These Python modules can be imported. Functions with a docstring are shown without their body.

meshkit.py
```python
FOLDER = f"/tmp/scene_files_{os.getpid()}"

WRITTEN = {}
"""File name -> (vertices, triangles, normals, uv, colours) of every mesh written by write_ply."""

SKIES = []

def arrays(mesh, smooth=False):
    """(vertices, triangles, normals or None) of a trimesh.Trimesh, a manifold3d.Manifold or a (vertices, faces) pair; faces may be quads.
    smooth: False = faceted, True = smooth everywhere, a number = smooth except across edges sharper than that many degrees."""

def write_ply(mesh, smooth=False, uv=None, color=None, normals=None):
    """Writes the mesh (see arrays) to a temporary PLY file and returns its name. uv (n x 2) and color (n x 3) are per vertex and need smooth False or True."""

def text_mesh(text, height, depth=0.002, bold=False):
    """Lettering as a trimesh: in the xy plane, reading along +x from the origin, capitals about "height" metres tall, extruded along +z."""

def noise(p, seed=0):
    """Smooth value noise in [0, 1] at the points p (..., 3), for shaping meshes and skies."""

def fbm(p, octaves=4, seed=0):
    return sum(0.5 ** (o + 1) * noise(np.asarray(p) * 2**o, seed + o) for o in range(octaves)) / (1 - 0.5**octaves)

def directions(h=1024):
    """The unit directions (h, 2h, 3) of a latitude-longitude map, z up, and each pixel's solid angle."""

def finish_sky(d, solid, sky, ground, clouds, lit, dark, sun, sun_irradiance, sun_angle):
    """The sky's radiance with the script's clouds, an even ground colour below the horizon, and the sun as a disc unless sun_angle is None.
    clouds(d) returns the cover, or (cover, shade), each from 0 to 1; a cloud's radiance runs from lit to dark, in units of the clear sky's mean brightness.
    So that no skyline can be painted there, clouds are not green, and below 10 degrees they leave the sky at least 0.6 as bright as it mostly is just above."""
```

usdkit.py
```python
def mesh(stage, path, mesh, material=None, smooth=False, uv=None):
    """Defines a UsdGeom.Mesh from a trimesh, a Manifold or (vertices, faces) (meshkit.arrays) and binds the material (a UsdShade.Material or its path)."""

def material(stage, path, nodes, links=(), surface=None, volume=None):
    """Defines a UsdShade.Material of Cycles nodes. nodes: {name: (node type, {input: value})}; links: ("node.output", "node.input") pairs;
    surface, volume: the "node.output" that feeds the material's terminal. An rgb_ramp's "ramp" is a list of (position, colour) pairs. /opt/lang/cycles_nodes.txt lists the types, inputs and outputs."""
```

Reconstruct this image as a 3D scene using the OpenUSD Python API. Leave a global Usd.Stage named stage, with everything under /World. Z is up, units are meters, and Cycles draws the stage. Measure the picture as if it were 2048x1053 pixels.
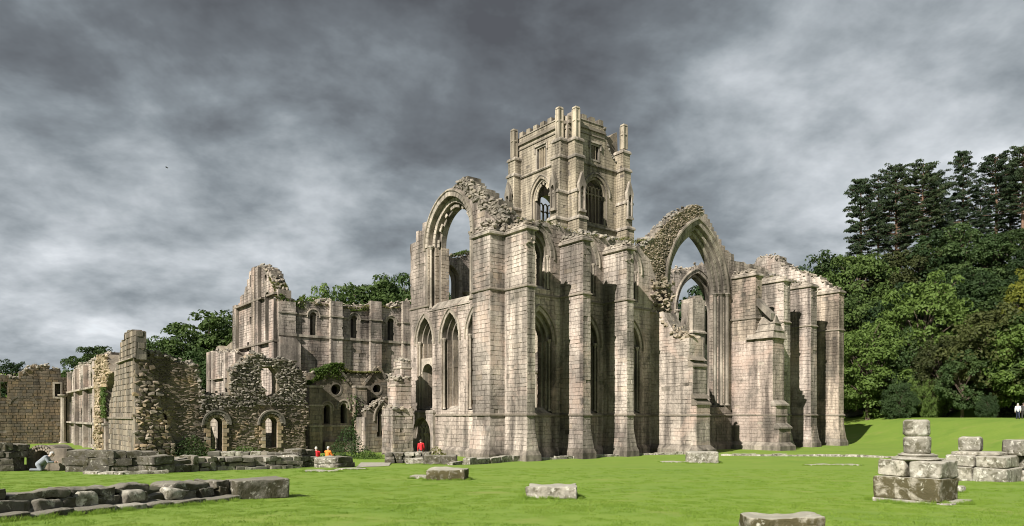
import math, random
import numpy as np, trimesh, shapely, manifold3d
from shapely.geometry import Polygon, box as sbox, LineString, Point
from shapely.prepared import prep
from shapely import affinity
from scipy.spatial import ConvexHull
import usdkit, meshkit
from pxr import Usd, UsdGeom, UsdLux, UsdShade, Sdf, Gf, Vt

stage = Usd.Stage.CreateInMemory()
UsdGeom.SetStageUpAxis(stage, UsdGeom.Tokens.z); UsdGeom.SetStageMetersPerUnit(stage, 1.0)
UsdGeom.Xform.Define(stage, '/World'); UsdGeom.Scope.Define(stage, '/World/Looks')
rng = np.random.default_rng(7)

# ---------------------------------------------------------------- camera, sky, sun, exposure
FPX, HOR, EYE = 1434.0, 832.0, 3.5
cam = UsdGeom.Camera.Define(stage, '/World/camera')
cam.AddTranslateOp().Set((0, 0, EYE)); cam.AddRotateXOp().Set(90.0)
HA = 36.0
cam.CreateHorizontalApertureAttr(HA); cam.CreateVerticalApertureAttr(HA * 526 / 1024)
cam.CreateFocalLengthAttr(HA * FPX / 2048)
cam.CreateVerticalApertureOffsetAttr((HOR - 526.5) / 2048 * HA)
cam.CreateClippingRangeAttr((0.1, 3000))
EXPOSURE = 0.70
cam.CreateExposureAttr(EXPOSURE)
stage.GetRootLayer().customLayerData = {}

Ux = np.array([.793, .610]); Ux /= np.linalg.norm(Ux); Vx = np.array([-Ux[1], Ux[0]])
O2 = np.array([1.8, 55.8]) + Vx * 2.85
lh = Ux * .949 + Vx * .315; lh /= np.linalg.norm(lh)
SUN_EL = math.radians(35.3)
tosun = np.array([-lh[0] * math.cos(SUN_EL), -lh[1] * math.cos(SUN_EL), math.sin(SUN_EL)])
ROT = math.atan2(tosun[0], tosun[1])
sky = usdkit.material(stage, '/World/Looks/sky_look', {
    'tc': ('texture_coordinate', {}),
    'sep': ('separate_xyz', {}),
    'zc': ('math', {'math_type': 'maximum', 'value2': 0.0}),
    'za': ('math', {'math_type': 'add', 'value2': 0.34}),
    'dx': ('math', {'math_type': 'divide'}), 'dy': ('math', {'math_type': 'divide'}),
    'comb': ('combine_xyz', {}),
    'map': ('mapping', {'scale': (1.0, 1.0, 1.0), 'location': (5.2, 11.72, -4.06), 'rotation': (0, 0, -0.14)}),
    'n1': ('noise_texture', {'scale': 1.15, 'detail': 4.0, 'roughness': 0.5, 'distortion': 0.0}),
    'n2': ('noise_texture', {'scale': 4.5, 'detail': 8.0, 'roughness': 0.57, 'distortion': 0.1}),
    'nm': ('math', {'math_type': 'multiply_add', 'value2': 0.66, 'value3': -0.035}),
    'na': ('math', {'math_type': 'multiply_add', 'value2': 0.64}),
    'el': ('map_range', {'from_min': 0.0, 'from_max': 0.55, 'to_min': 0.09, 'to_max': -0.18, 'clamp': True}),
    'sum': ('math', {'math_type': 'add'}),
    'ramp': ('rgb_ramp', {'ramp': [(0.28, (.072, .078, .088)), (0.42, (.122, .137, .152)), (0.52, (.190, .216, .236)),
                                   (0.62, (.300, .330, .352)), (0.74, (.46, .49, .515)), (0.92, (.80, .82, .84))]}),
    'gain': ('mix_color', {'blend_type': 'multiply', 'fac': 1.0, 'b': (8.5, 8.5, 8.55), 'use_clamp': False}),
    'sky': ('sky_texture', {'sky_type': 'single_scattering', 'sun_disc': False, 'sun_elevation': SUN_EL, 'sun_rotation': ROT}),
    'cov': ('map_range', {'from_min': 0.80, 'from_max': 0.90, 'to_min': 1.0, 'to_max': 0.45, 'clamp': True}),
    'mix': ('mix_color', {'blend_type': 'mix', 'use_clamp': False}),
    'bg': ('background_shader', {'strength': 0.1}),
}, [('tc.generated', 'sep.vector'), ('sep.z', 'zc.value1'), ('zc.value', 'za.value1'),
    ('sep.x', 'dx.value1'), ('za.value', 'dx.value2'), ('sep.y', 'dy.value1'), ('za.value', 'dy.value2'),
    ('dx.value', 'comb.x'), ('dy.value', 'comb.y'), ('comb.vector', 'map.vector'),
    ('map.vector', 'n1.vector'), ('map.vector', 'n2.vector'),
    ('n2.fac', 'nm.value1'), ('n1.fac', 'na.value1'), ('nm.value', 'na.value3'),
    ('sep.z', 'el.value'), ('na.value', 'sum.value1'), ('el.result', 'sum.value2'),
    ('sum.value', 'ramp.fac'), ('ramp.color', 'gain.a'), ('sum.value', 'cov.value'),
    ('cov.result', 'mix.fac'), ('sky.color', 'mix.a'), ('gain.result', 'mix.b'),
    ('mix.result', 'bg.color')], surface='bg.background')
dome = UsdLux.DomeLight.Define(stage, '/World/sky')
UsdShade.MaterialBindingAPI.Apply(dome.GetPrim()).Bind(sky)
dome.GetPrim().SetCustomDataByKey('kind', 'structure')
sun = UsdLux.DistantLight.Define(stage, '/World/sun')
sun.CreateIntensityAttr(1.25); sun.CreateAngleAttr(0.5); sun.CreateNormalizeAttr(True)
sun.CreateColorAttr(Gf.Vec3f(1.0, 0.94, 0.85))
q = Gf.Rotation(Gf.Vec3d(0, 0, 1), Gf.Vec3d(*map(float, tosun))).GetQuat()
sun.AddOrientOp().Set(Gf.Quatf(q))

# ---------------------------------------------------------------- materials
def stone_mat(name, cols, stain=(.45, 1.0), streak=(.6, 1.0), spots=None, spot_lo=.60, spot_hi=.68, spot_scale=1.2, fine=.25, bump=.5, bscale=14, spots2=None, s2lo=.62, s2hi=.66, s2scale=2.5, moss=None):
    n = {'g': ('geometry', {}), 'o': ('object_info', {}), 'ra': ('math', {'math_type': 'add'}), 'rf': ('math', {'math_type': 'fraction'}),
         'ramp': ('rgb_ramp', {'ramp': cols}),
         'nb': ('noise_texture', {'scale': .16, 'detail': 4.0, 'roughness': .6}),
         'rb': ('map_range', {'from_min': .36, 'from_max': .60, 'to_min': stain[0], 'to_max': stain[1], 'clamp': True}),
         'mp': ('mapping', {'scale': (1.1, 1.1, .09)}),
         'ns': ('noise_texture', {'scale': 1.0, 'detail': 4.0, 'roughness': .6}),
         'rs': ('map_range', {'from_min': .38, 'from_max': .58, 'to_min': streak[0], 'to_max': streak[1], 'clamp': True}),
         'nf': ('noise_texture', {'scale': 5.0, 'detail': 6.0, 'roughness': .7}),
         'rfn': ('map_range', {'from_min': .3, 'from_max': .7, 'to_min': 1 - fine, 'to_max': 1 + fine, 'clamp': True}),
         'm1': ('math', {'math_type': 'multiply'}), 'm2': ('math', {'math_type': 'multiply'}),
         'cm': ('mix_color', {'blend_type': 'multiply', 'fac': 1.0, 'use_clamp': False}),
         'nbp': ('noise_texture', {'scale': float(bscale), 'detail': 4.0, 'roughness': .65}),
         'bmp': ('bump', {'strength': bump, 'distance': .03}),
         'p': ('principled_bsdf', {'roughness': .92, 'specular_ior_level': .15})}
    l = [('g.random_per_island', 'ra.value1'), ('o.random', 'ra.value2'), ('ra.value', 'rf.value1'), ('rf.value', 'ramp.fac'),
         ('g.position', 'nb.vector'), ('g.position', 'mp.vector'), ('mp.vector', 'ns.vector'), ('g.position', 'nf.vector'), ('g.position', 'nbp.vector'),
         ('nb.fac', 'rb.value'), ('ns.fac', 'rs.value'), ('nf.fac', 'rfn.value'), ('rb.result', 'm1.value1'), ('rs.result', 'm1.value2'),
         ('m1.value', 'm2.value1'), ('rfn.result', 'm2.value2'), ('ramp.color', 'cm.a'), ('m2.value', 'cm.b'),
         ('nbp.fac', 'bmp.height'), ('bmp.normal', 'p.normal')]
    last = 'cm.result'
    for i, (c, lo, hi, sc) in enumerate([(spots, spot_lo, spot_hi, spot_scale), (spots2, s2lo, s2hi, s2scale)]):
        if c is None: continue
        n['sn%d' % i] = ('noise_texture', {'scale': sc, 'detail': 6.0, 'roughness': .68, 'distortion': .4})
        n['sr%d' % i] = ('map_range', {'from_min': lo, 'from_max': hi, 'to_min': 0.0, 'to_max': .9, 'clamp': True})
        n['sm%d' % i] = ('mix_color', {'blend_type': 'mix', 'b': c})
        n['so%d' % i] = ('mapping', {'location': (17.3 * (i + 1), 5.1, 9.7)})
        l += [('g.position', 'so%d.vector' % i), ('so%d.vector' % i, 'sn%d.vector' % i), ('sn%d.fac' % i, 'sr%d.value' % i), ('sr%d.result' % i, 'sm%d.fac' % i), (last, 'sm%d.a' % i)]
        last = 'sm%d.result' % i
    if moss is not None:   # lichen and moss settle on upward faces
        n['nz'] = ('separate_xyz', {}); n['nzr'] = ('map_range', {'from_min': .5, 'from_max': .9, 'to_min': 0.0, 'to_max': .75, 'clamp': True})
        n['mm'] = ('mix_color', {'blend_type': 'mix', 'b': moss})
        l += [('g.true_normal', 'nz.vector'), ('nz.z', 'nzr.value'), ('nzr.result', 'mm.fac'), (last, 'mm.a')]
        last = 'mm.result'
    l.append((last, 'p.base_color'))
    return usdkit.material(stage, '/World/Looks/' + name, n, l, surface='p.BSDF')

M = {}
M['ashlar'] = stone_mat('pale_sandstone', [(0, (.385, .33, .288)), (.18, (.435, .365, .318)), (.36, (.40, .35, .306)), (.5, (.455, .395, .342)), (.62, (.38, .335, .296)), (.76, (.435, .36, .318)), (.88, (.415, .345, .275)), (1, (.345, .306, .272))],
                        stain=(.46, 1.12), streak=(.36, 1.12), spots=(.115, .105, .09), spot_lo=.52, spot_hi=.68, spot_scale=.42, spots2=(.45, .345, .29), s2lo=.54, s2hi=.70, s2scale=.28, fine=.34)
M['tower'] = stone_mat('yellow_sandstone', [(0, (.36, .31, .235)), (.25, (.40, .345, .26)), (.5, (.37, .32, .25)), (.75, (.345, .30, .24)), (1, (.41, .36, .275))],
                       stain=(.60, 1.08), streak=(.52, 1.08), spots=(.15, .13, .10), spot_lo=.56, spot_hi=.72, spot_scale=.4, fine=.2)
M['rubble'] = stone_mat('broken_rubble', [(0, (.31, .27, .225)), (.2, (.36, .315, .255)), (.4, (.27, .25, .22)), (.55, (.38, .325, .26)), (.7, (.32, .29, .255)), (.85, (.36, .295, .215)), (1, (.40, .365, .325))],
                        stain=(.5, 1.05), streak=(.8, 1.0), spots=(.12, .11, .09), spot_lo=.55, spot_hi=.68, spot_scale=.9, fine=.3, moss=(.30, .28, .22))
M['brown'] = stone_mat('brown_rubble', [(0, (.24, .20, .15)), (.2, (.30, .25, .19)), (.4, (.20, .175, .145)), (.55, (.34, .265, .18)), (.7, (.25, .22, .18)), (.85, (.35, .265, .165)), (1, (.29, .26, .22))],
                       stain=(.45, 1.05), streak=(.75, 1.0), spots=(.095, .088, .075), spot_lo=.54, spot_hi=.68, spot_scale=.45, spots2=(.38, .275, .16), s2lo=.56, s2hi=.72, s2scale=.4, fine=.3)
M['court'] = stone_mat('court_brown_shaded', [(0, (.15, .118, .086)), (.2, (.19, .153, .112)), (.4, (.125, .108, .09)), (.55, (.22, .165, .11)), (.7, (.16, .14, .114)), (.85, (.22, .165, .10)), (1, (.175, .155, .13))], stain=(.5, 1.05), streak=(.6, 1.0), spots=(.10, .09, .075), spot_lo=.52, spot_hi=.66, spot_scale=.45, fine=.3)  # brown stone darkened: cloud shade over the court wall is put into the colour
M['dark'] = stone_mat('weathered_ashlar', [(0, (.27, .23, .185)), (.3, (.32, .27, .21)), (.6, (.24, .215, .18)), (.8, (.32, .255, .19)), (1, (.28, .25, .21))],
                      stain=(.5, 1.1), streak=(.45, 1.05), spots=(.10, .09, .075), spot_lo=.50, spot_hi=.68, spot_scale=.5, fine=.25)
M['lichen'] = stone_mat('lichened_stone', [(0, (.34, .32, .27)), (.35, (.40, .37, .31)), (.7, (.30, .28, .24)), (1, (.42, .39, .33))],
                        stain=(.7, 1.05), streak=(.75, 1.0), spots=(.085, .078, .050), spot_lo=.46, spot_hi=.60, spot_scale=3.4, spots2=(.56, .54, .48), s2lo=.54, s2hi=.64, s2scale=6.5, fine=.3, bump=.8, bscale=22, moss=(.40, .38, .32))
M['mossy'] = stone_mat('mossy_stone', [(0, (.30, .28, .22)), (.5, (.36, .33, .27)), (1, (.27, .25, .20))],
                       stain=(.7, 1.05), streak=(.6, 1.0), spots=(.060, .050, .018), spot_lo=.36, spot_hi=.50, spot_scale=4.0, spots2=(.56, .54, .46), s2lo=.60, s2hi=.66, s2scale=4.5, fine=.3, bump=.9, bscale=22, moss=(.42, .40, .33))
M['darkblock'] = stone_mat('dark_damp_stone', [(0, (.12, .108, .09)), (.4, (.165, .15, .125)), (.7, (.10, .092, .078)), (1, (.20, .18, .15))],
                           stain=(.6, 1.05), streak=(.7, 1.0), spots=(.055, .05, .03), spot_lo=.48, spot_hi=.58, spot_scale=2.2, spots2=(.42, .40, .35), s2lo=.57, s2hi=.68, s2scale=6.0, fine=.3, bump=.9, bscale=18, moss=(.24, .225, .185))
M['mortar'] = stone_mat('mortar_core', [(0, (.22, .19, .16)), (1, (.25, .22, .185))], stain=(.5, 1.1), streak=(.4, 1.1), fine=.3)
M['trim'] = stone_mat('dressed_stone', [(0, (.36, .315, .26)), (.5, (.41, .36, .30)), (1, (.33, .295, .25))], stain=(.5, 1.1), streak=(.5, 1.1), spots=(.14, .125, .105), spot_lo=.56, spot_hi=.70, spot_scale=.8, fine=.25)
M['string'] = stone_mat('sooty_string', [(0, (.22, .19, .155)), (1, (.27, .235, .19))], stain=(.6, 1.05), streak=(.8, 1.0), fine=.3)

def leaf_mat(name, c1, c2, c3, trans=.35):
    return usdkit.material(stage, '/World/Looks/' + name, {
        'g': ('geometry', {}), 'o': ('object_info', {}),
        'r1': ('rgb_ramp', {'ramp': [(0, c1), (.5, c2), (1, c3)]}),
        'n': ('noise_texture', {'scale': .35, 'detail': 3.0}),
        'a': ('math', {'math_type': 'multiply_add', 'value2': .30}), 'b': ('math', {'math_type': 'multiply_add', 'value2': .60}),
        'c': ('math', {'math_type': 'multiply_add', 'value2': .9, 'value3': -.42}),
        'd': ('principled_bsdf', {'roughness': .6, 'specular_ior_level': .25}), 't': ('translucent_bsdf', {}), 'm': ('mix_closure', {'fac': trans})},
        [('g.position', 'n.vector'), ('n.fac', 'c.value1'), ('o.random', 'b.value1'), ('c.value', 'b.value3'),
         ('g.random_per_island', 'a.value1'), ('b.value', 'a.value3'), ('a.value', 'r1.fac'),
         ('r1.color', 'd.base_color'), ('r1.color', 't.color'), ('d.BSDF', 'm.closure1'), ('t.BSDF', 'm.closure2')], surface='m.closure')
M['leaf'] = leaf_mat('broad_leaves', (.034, .060, .018), (.088, .138, .034), (.170, .215, .056))
M['leaf_dark'] = leaf_mat('dark_leaves', (.022, .044, .017), (.055, .095, .030), (.108, .156, .046))
M['leaf_light'] = leaf_mat('light_leaves', (.062, .105, .022), (.118, .182, .040), (.190, .245, .058))
M['leaf_olive'] = leaf_mat('olive_leaves', (.040, .052, .018), (.085, .100, .030), (.150, .160, .052))
M['leaf_yellow'] = leaf_mat('yellow_leaves', (.08, .10, .018), (.15, .17, .025), (.24, .23, .03))
M['needle'] = leaf_mat('pine_needles', (.022, .040, .018), (.040, .062, .026), (.068, .092, .036), .15)
M['ivy'] = leaf_mat('wall_plants', (.075, .115, .022), (.13, .185, .032), (.20, .245, .045))
M['drygrass'] = leaf_mat('wall_grass', (.09, .10, .03), (.16, .16, .05), (.26, .24, .09))
def simple(name, col, rough=.8, scale=9, amp=.25):
    return usdkit.material(stage, '/World/Looks/' + name, {'g': ('geometry', {}), 'n': ('noise_texture', {'scale': float(scale), 'detail': 4.0}),
        'r': ('rgb_ramp', {'ramp': [(.25, [c * (1 - amp) for c in col]), (.75, [min(1, c * (1 + amp)) for c in col])]}), 'b': ('bump', {'strength': .3, 'distance': .02}),
        'p': ('principled_bsdf', {'roughness': rough})}, [('g.position', 'n.vector'), ('n.fac', 'r.fac'), ('n.fac', 'b.height'), ('b.normal', 'p.normal'), ('r.color', 'p.base_color')], surface='p.BSDF')
M['bark'] = simple('bark', (.10, .075, .055), .95, 6, .4)
M['pinebark'] = simple('pine_bark', (.17, .105, .07), .95, 4, .4)
M['skin'] = simple('skin', (.52, .34, .26), .6, 20, .05)
M['hair_grey'] = simple('grey_hair', (.45, .44, .42), .7, 40, .2)
M['hair_dark'] = simple('dark_hair', (.05, .035, .025), .6, 40, .2)
M['red'] = simple('red_cloth', (.62, .02, .03), .8, 12, .12)
M['orange'] = simple('orange_cloth', (.85, .22, .03), .8, 12, .12)
M['white'] = simple('white_cloth', (.78, .78, .76), .8, 12, .06)
M['grey'] = simple('grey_cloth', (.22, .24, .27), .8, 12, .1)
M['navy'] = simple('navy_cloth', (.02, .025, .05), .85, 12, .15)
M['charcoal'] = simple('charcoal_cloth', (.05, .045, .045), .85, 12, .15)
M['shoe'] = simple('shoe_leather', (.03, .025, .02), .6, 12, .1)
M['feather'] = simple('dark_feathers', (.03, .03, .035), .7, 12, .2)
M['tracery'] = stone_mat('tracery_stone', [(0, (.36, .30, .22)), (1, (.42, .35, .26))], fine=.2)
M['lawn'] = usdkit.material(stage, '/World/Looks/lawn', {'g': ('geometry', {}),
    'n1': ('noise_texture', {'scale': .22, 'detail': 5.0, 'roughness': .62}), 'n2': ('noise_texture', {'scale': 2.4, 'detail': 5.0, 'roughness': .7}), 'n3': ('noise_texture', {'scale': 30.0, 'detail': 3.0, 'roughness': .7}),
    'a': ('math', {'math_type': 'multiply_add', 'value2': .55}), 'c': ('math', {'math_type': 'multiply', 'value2': .45}),
    'r': ('rgb_ramp', {'ramp': [(.26, (.106, .180, .025)), (.44, (.132, .210, .030)), (.58, (.154, .228, .035)), (.78, (.212, .244, .060))]}),
    'r3': ('map_range', {'from_min': .3, 'from_max': .7, 'to_min': .82, 'to_max': 1.15, 'clamp': True}),
    'm': ('mix_color', {'blend_type': 'multiply', 'fac': 1.0, 'use_clamp': False}),
    'n4': ('noise_texture', {'scale': .55, 'detail': 6.0, 'roughness': .68}), 'w4': ('map_range', {'from_min': .56, 'from_max': .70, 'to_min': 0.0, 'to_max': .55, 'clamp': True}), 'dry': ('mix_color', {'blend_type': 'mix', 'b': (.235, .225, .075)}),
    'n5': ('noise_texture', {'scale': .30, 'detail': 5.0, 'roughness': .6}), 'o5': ('mapping', {'location': (40, 13, 7)}), 'w5': ('map_range', {'from_min': .54, 'from_max': .66, 'to_min': 0.0, 'to_max': .5, 'clamp': True}), 'lush': ('mix_color', {'blend_type': 'mix', 'b': (.085, .165, .022)}),
    'b': ('bump', {'strength': .4, 'distance': .03}), 'p': ('principled_bsdf', {'roughness': .85, 'specular_ior_level': .15, 'sheen_weight': .15, 'sheen_tint': (.6, .8, .2)})},
    [('g.position', 'n1.vector'), ('g.position', 'n2.vector'), ('g.position', 'n3.vector'), ('n2.fac', 'c.value1'), ('n1.fac', 'a.value1'), ('c.value', 'a.value3'), ('a.value', 'r.fac'),
     ('g.position', 'n4.vector'), ('n4.fac', 'w4.value'), ('w4.result', 'dry.fac'), ('r.color', 'dry.a'), ('g.position', 'o5.vector'), ('o5.vector', 'n5.vector'), ('n5.fac', 'w5.value'), ('w5.result', 'lush.fac'), ('dry.result', 'lush.a'), ('n3.fac', 'r3.value'), ('lush.result', 'm.a'), ('r3.result', 'm.b'), ('m.result', 'p.base_color'), ('n3.fac', 'b.height'), ('b.normal', 'p.normal')], surface='p.BSDF')
M['blade'] = leaf_mat('grass_blades', (.164, .270, .034), (.200, .302, .041), (.258, .322, .062), .32)
M['litter'] = simple('woodland_floor', (.045, .045, .022), .95, 2, .4)

# ---------------------------------------------------------------- geometry helpers
def W(p):
    "church coordinates (u north, v west, z up) to world"
    p = np.asarray(p, float); xy = O2 + p[..., :1] * Ux + p[..., 1:2] * Vx
    return np.concatenate([xy, p[..., 2:3]], -1)
def uat(px, v):
    k = (px - 1024) / FPX; B = O2 + Vx * v
    u = (k * B[1] - B[0]) / (Ux[0] - k * Ux[1]); return u, (B + Ux * u)[1]
def vat(px, u):
    k = (px - 1024) / FPX; B = O2 + Ux * u
    v = (k * B[1] - B[0]) / (Vx[0] - k * Vx[1]); return v, (B + Vx * v)[1]
def zat(py, Y): return EYE + (HOR - py) * Y / FPX
class EF:                                           # a wall face that looks east (towards -v) in the plane v = c
    def __init__(s, c): s.c = c
    def map(s, q): q = np.asarray(q, float); return W(np.stack([q[..., 0], s.c - q[..., 2], q[..., 1]], -1))
    def px(s, x, y): u, Y = uat(x, s.c); return (u, zat(y, Y))
    flip = False
class SF:                                           # a wall face that looks south (towards -u) in the plane u = c
    def __init__(s, c): s.c = c
    def map(s, q): q = np.asarray(q, float); return W(np.stack([s.c - q[..., 2], q[..., 0], q[..., 1]], -1))
    def px(s, x, y): v, Y = vat(x, s.c); return (v, zat(y, Y))
    flip = True
def pts(F, *xy): return [F.px(x, y) for x, y in xy]
def cat(ms):
    ms = [m for m in ms if m is not None and len(m[1])]
    if not ms: return None
    off = 0; vs = []; fs = []
    for v, f in ms:
        vs.append(v); fs.append(np.asarray(f) + off); off += len(v)
    return np.vstack(vs), np.vstack(fs)
def tm(m): return np.array(m.vertices), np.array(m.faces)
def slab(F, poly, d0, d1):
    "the polygon (a, z) extruded from depth d0 to d1 (d1 outermost) on the face F"
    out = []
    for g in getattr(poly, 'geoms', [poly]):
        if g.geom_type != 'Polygon' or g.area < 1e-4: continue
        m = trimesh.creation.extrude_polygon(g, d1 - d0, engine='earcut')
        v = np.array(m.vertices); v[:, 2] += d0; f = np.array(m.faces)
        out.append((F.map(v), f[:, ::-1] if F.flip else f))
    return cat(out)
BOXF = np.array([[0, 2, 1], [0, 3, 2], [4, 5, 6], [4, 6, 7], [0, 1, 5], [0, 5, 4], [1, 2, 6], [1, 6, 5], [2, 3, 7], [2, 7, 6], [3, 0, 4], [3, 4, 7]])
def frus(a, za, b, zb):
    "frustum between rectangles a, b = (u0, u1, v0, v1) at za, zb in church coordinates"
    v = [(r[i], r[2 + j], z) for r, z in ((a, za), (b, zb)) for i, j in ((0, 0), (1, 0), (1, 1), (0, 1))]
    return W(np.array(v)), BOXF
def ubox(u0, u1, v0, v1, z0, z1): return frus((u0, u1, v0, v1), z0, (u0, u1, v0, v1), z1)
def band(u0, u1, v0, v1, z0, h, out=.12):
    "a string course: a box with a weathered slope on top"
    r = (u0 - out, u1 + out, v0 - out, v1 + out); i = (u0 - .01, u1 + .01, v0 - .01, v1 + .01)
    return cat([frus((u0, u1, v0, v1), z0 - .05, r, z0 + .01), frus(r, z0 + .01, r, z0 + h * .5), frus(r, z0 + h * .5, i, z0 + h)])
STF = np.array([[4, 5, 6], [4, 6, 7], [0, 1, 5], [0, 5, 4], [1, 2, 6], [1, 6, 5], [2, 3, 7], [2, 7, 6], [3, 0, 4], [3, 4, 7]])
def stone_cells(F, a0, a1, z0, z1, cham, prd, r, back=-.06):
    "one dressed stone with worn edges on face F: 10 triangles"
    j = r.uniform(-.010, .010, 4); p = prd
    g = np.where(r.random(4) < .62, 0.0, r.uniform(.004, .020, 4)); a0, a1, z0, z1 = a0 + g[0], a1 - g[1], z0 + g[2], z1 - g[3]
    c = np.where(r.random(4) < .12, r.uniform(.02, .06, 4), cham)
    v = np.array([(a0, z0, back), (a1, z0, back), (a1, z1, back), (a0, z1, back),
                  (a0 + c[0], z0 + c[0], p + j[0]), (a1 - c[1], z0 + c[1], p + j[1]), (a1 - c[2], z1 - c[2], p + j[2]), (a0 + c[3], z1 - c[3], p + j[3])])
    return F.map(v), (STF[:, ::-1] if F.flip else STF)
def ashlar(F, poly, course=(.26, .46), length=(.35, 1.05), proud=.022, joint=.0015, seed=0, miss=.012, cham=.007, d=0.0):
    "courses of dressed stones clipped to the polygon"
    r = np.random.default_rng(seed); out = []
    a0, z0, a1, z1 = poly.bounds
    inner = poly.buffer(-.004); P = prep(inner); z = z0
    class G:
        flip = F.flip
        @staticmethod
        def map(q): q = np.array(q, float); q[..., 2] += d; return F.map(q)
    while z < z1:
        h = r.uniform(*course); a = a0 - r.uniform(0, length[1])
        while a < a1:
            L = r.uniform(*length); c = sbox(a + joint, z + joint, a + L - joint, z + h - joint); a += L
            if c.bounds[2] < a0: continue
            if P.contains(c):
                pr = r.uniform(0, proud) if r.random() > miss else -.05
                b = c.bounds; out.append(stone_cells(G, b[0], b[2], b[1], b[3], cham * r.uniform(.6, 1.6), pr, r))
            elif P.intersects(c):
                g = inner.intersection(c)
                for k in getattr(g, 'geoms', [g]):
                    if k.geom_type == 'Polygon' and k.area > .015:
                        out.append(slab(G, k.simplify(.01), -.06, r.uniform(0, proud)))
        z += h
    return out
def quad_stones(c, course=(.26, .46), length=(.35, 1.05), proud=.022, joint=.0015, seed=0, cham=.007, miss=.012):
    "courses on a planar quad c = (bottom left, bottom right, top right, top left) in church coordinates, seen from outside"
    r = np.random.default_rng(seed); c = np.asarray(c, float); out = []
    n = np.cross(c[1] - c[0], c[3] - c[0]); n /= np.linalg.norm(n)
    H = np.linalg.norm(c[3] - c[0]); t = 0
    def at(s, t, d): return (c[0] * (1 - s) + c[1] * s) * (1 - t) + (c[3] * (1 - s) + c[2] * s) * t + n * d
    while t < H - .05:
        h = min(r.uniform(*course), H - t)
        if H - t - h < .12: h = H - t
        w = np.linalg.norm(at(1, (t + h / 2) / H, 0) - at(0, (t + h / 2) / H, 0)); s = 0
        first = True
        while s < w - .02:
            L = r.uniform(*length) * (r.uniform(.5, 1) if first else 1); first = False
            if w - s - L < .25: L = w - s
            pr = r.uniform(0, proud) if r.random() > miss else -.04; j = r.uniform(-.008, .008, 4); cc = cham * r.uniform(.6, 1.6)
            q = []; g = np.where(r.random(4) < .62, 0.0, r.uniform(.004, .020, 4)); ce = np.where(r.random(4) < .12, r.uniform(.02, .06, 4), cc)
            for k, dd in enumerate((-.06, pr)):
                e = joint + (ce if k else 0 * ce)
                for i, (ss, tt) in enumerate(((s + e[0] + g[0], t + e[0] + g[2]), (s + L - e[1] - g[1], t + e[1] + g[2]), (s + L - e[2] - g[1], t + h - e[2] - g[3]), (s + e[3] + g[0], t + h - e[3] - g[3]))):
                    q.append(at(ss / w, tt / H, dd + (j[i] if k else 0)))
            out.append((W(np.array(q)), STF)); s += L
        t += h
    return out
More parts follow.
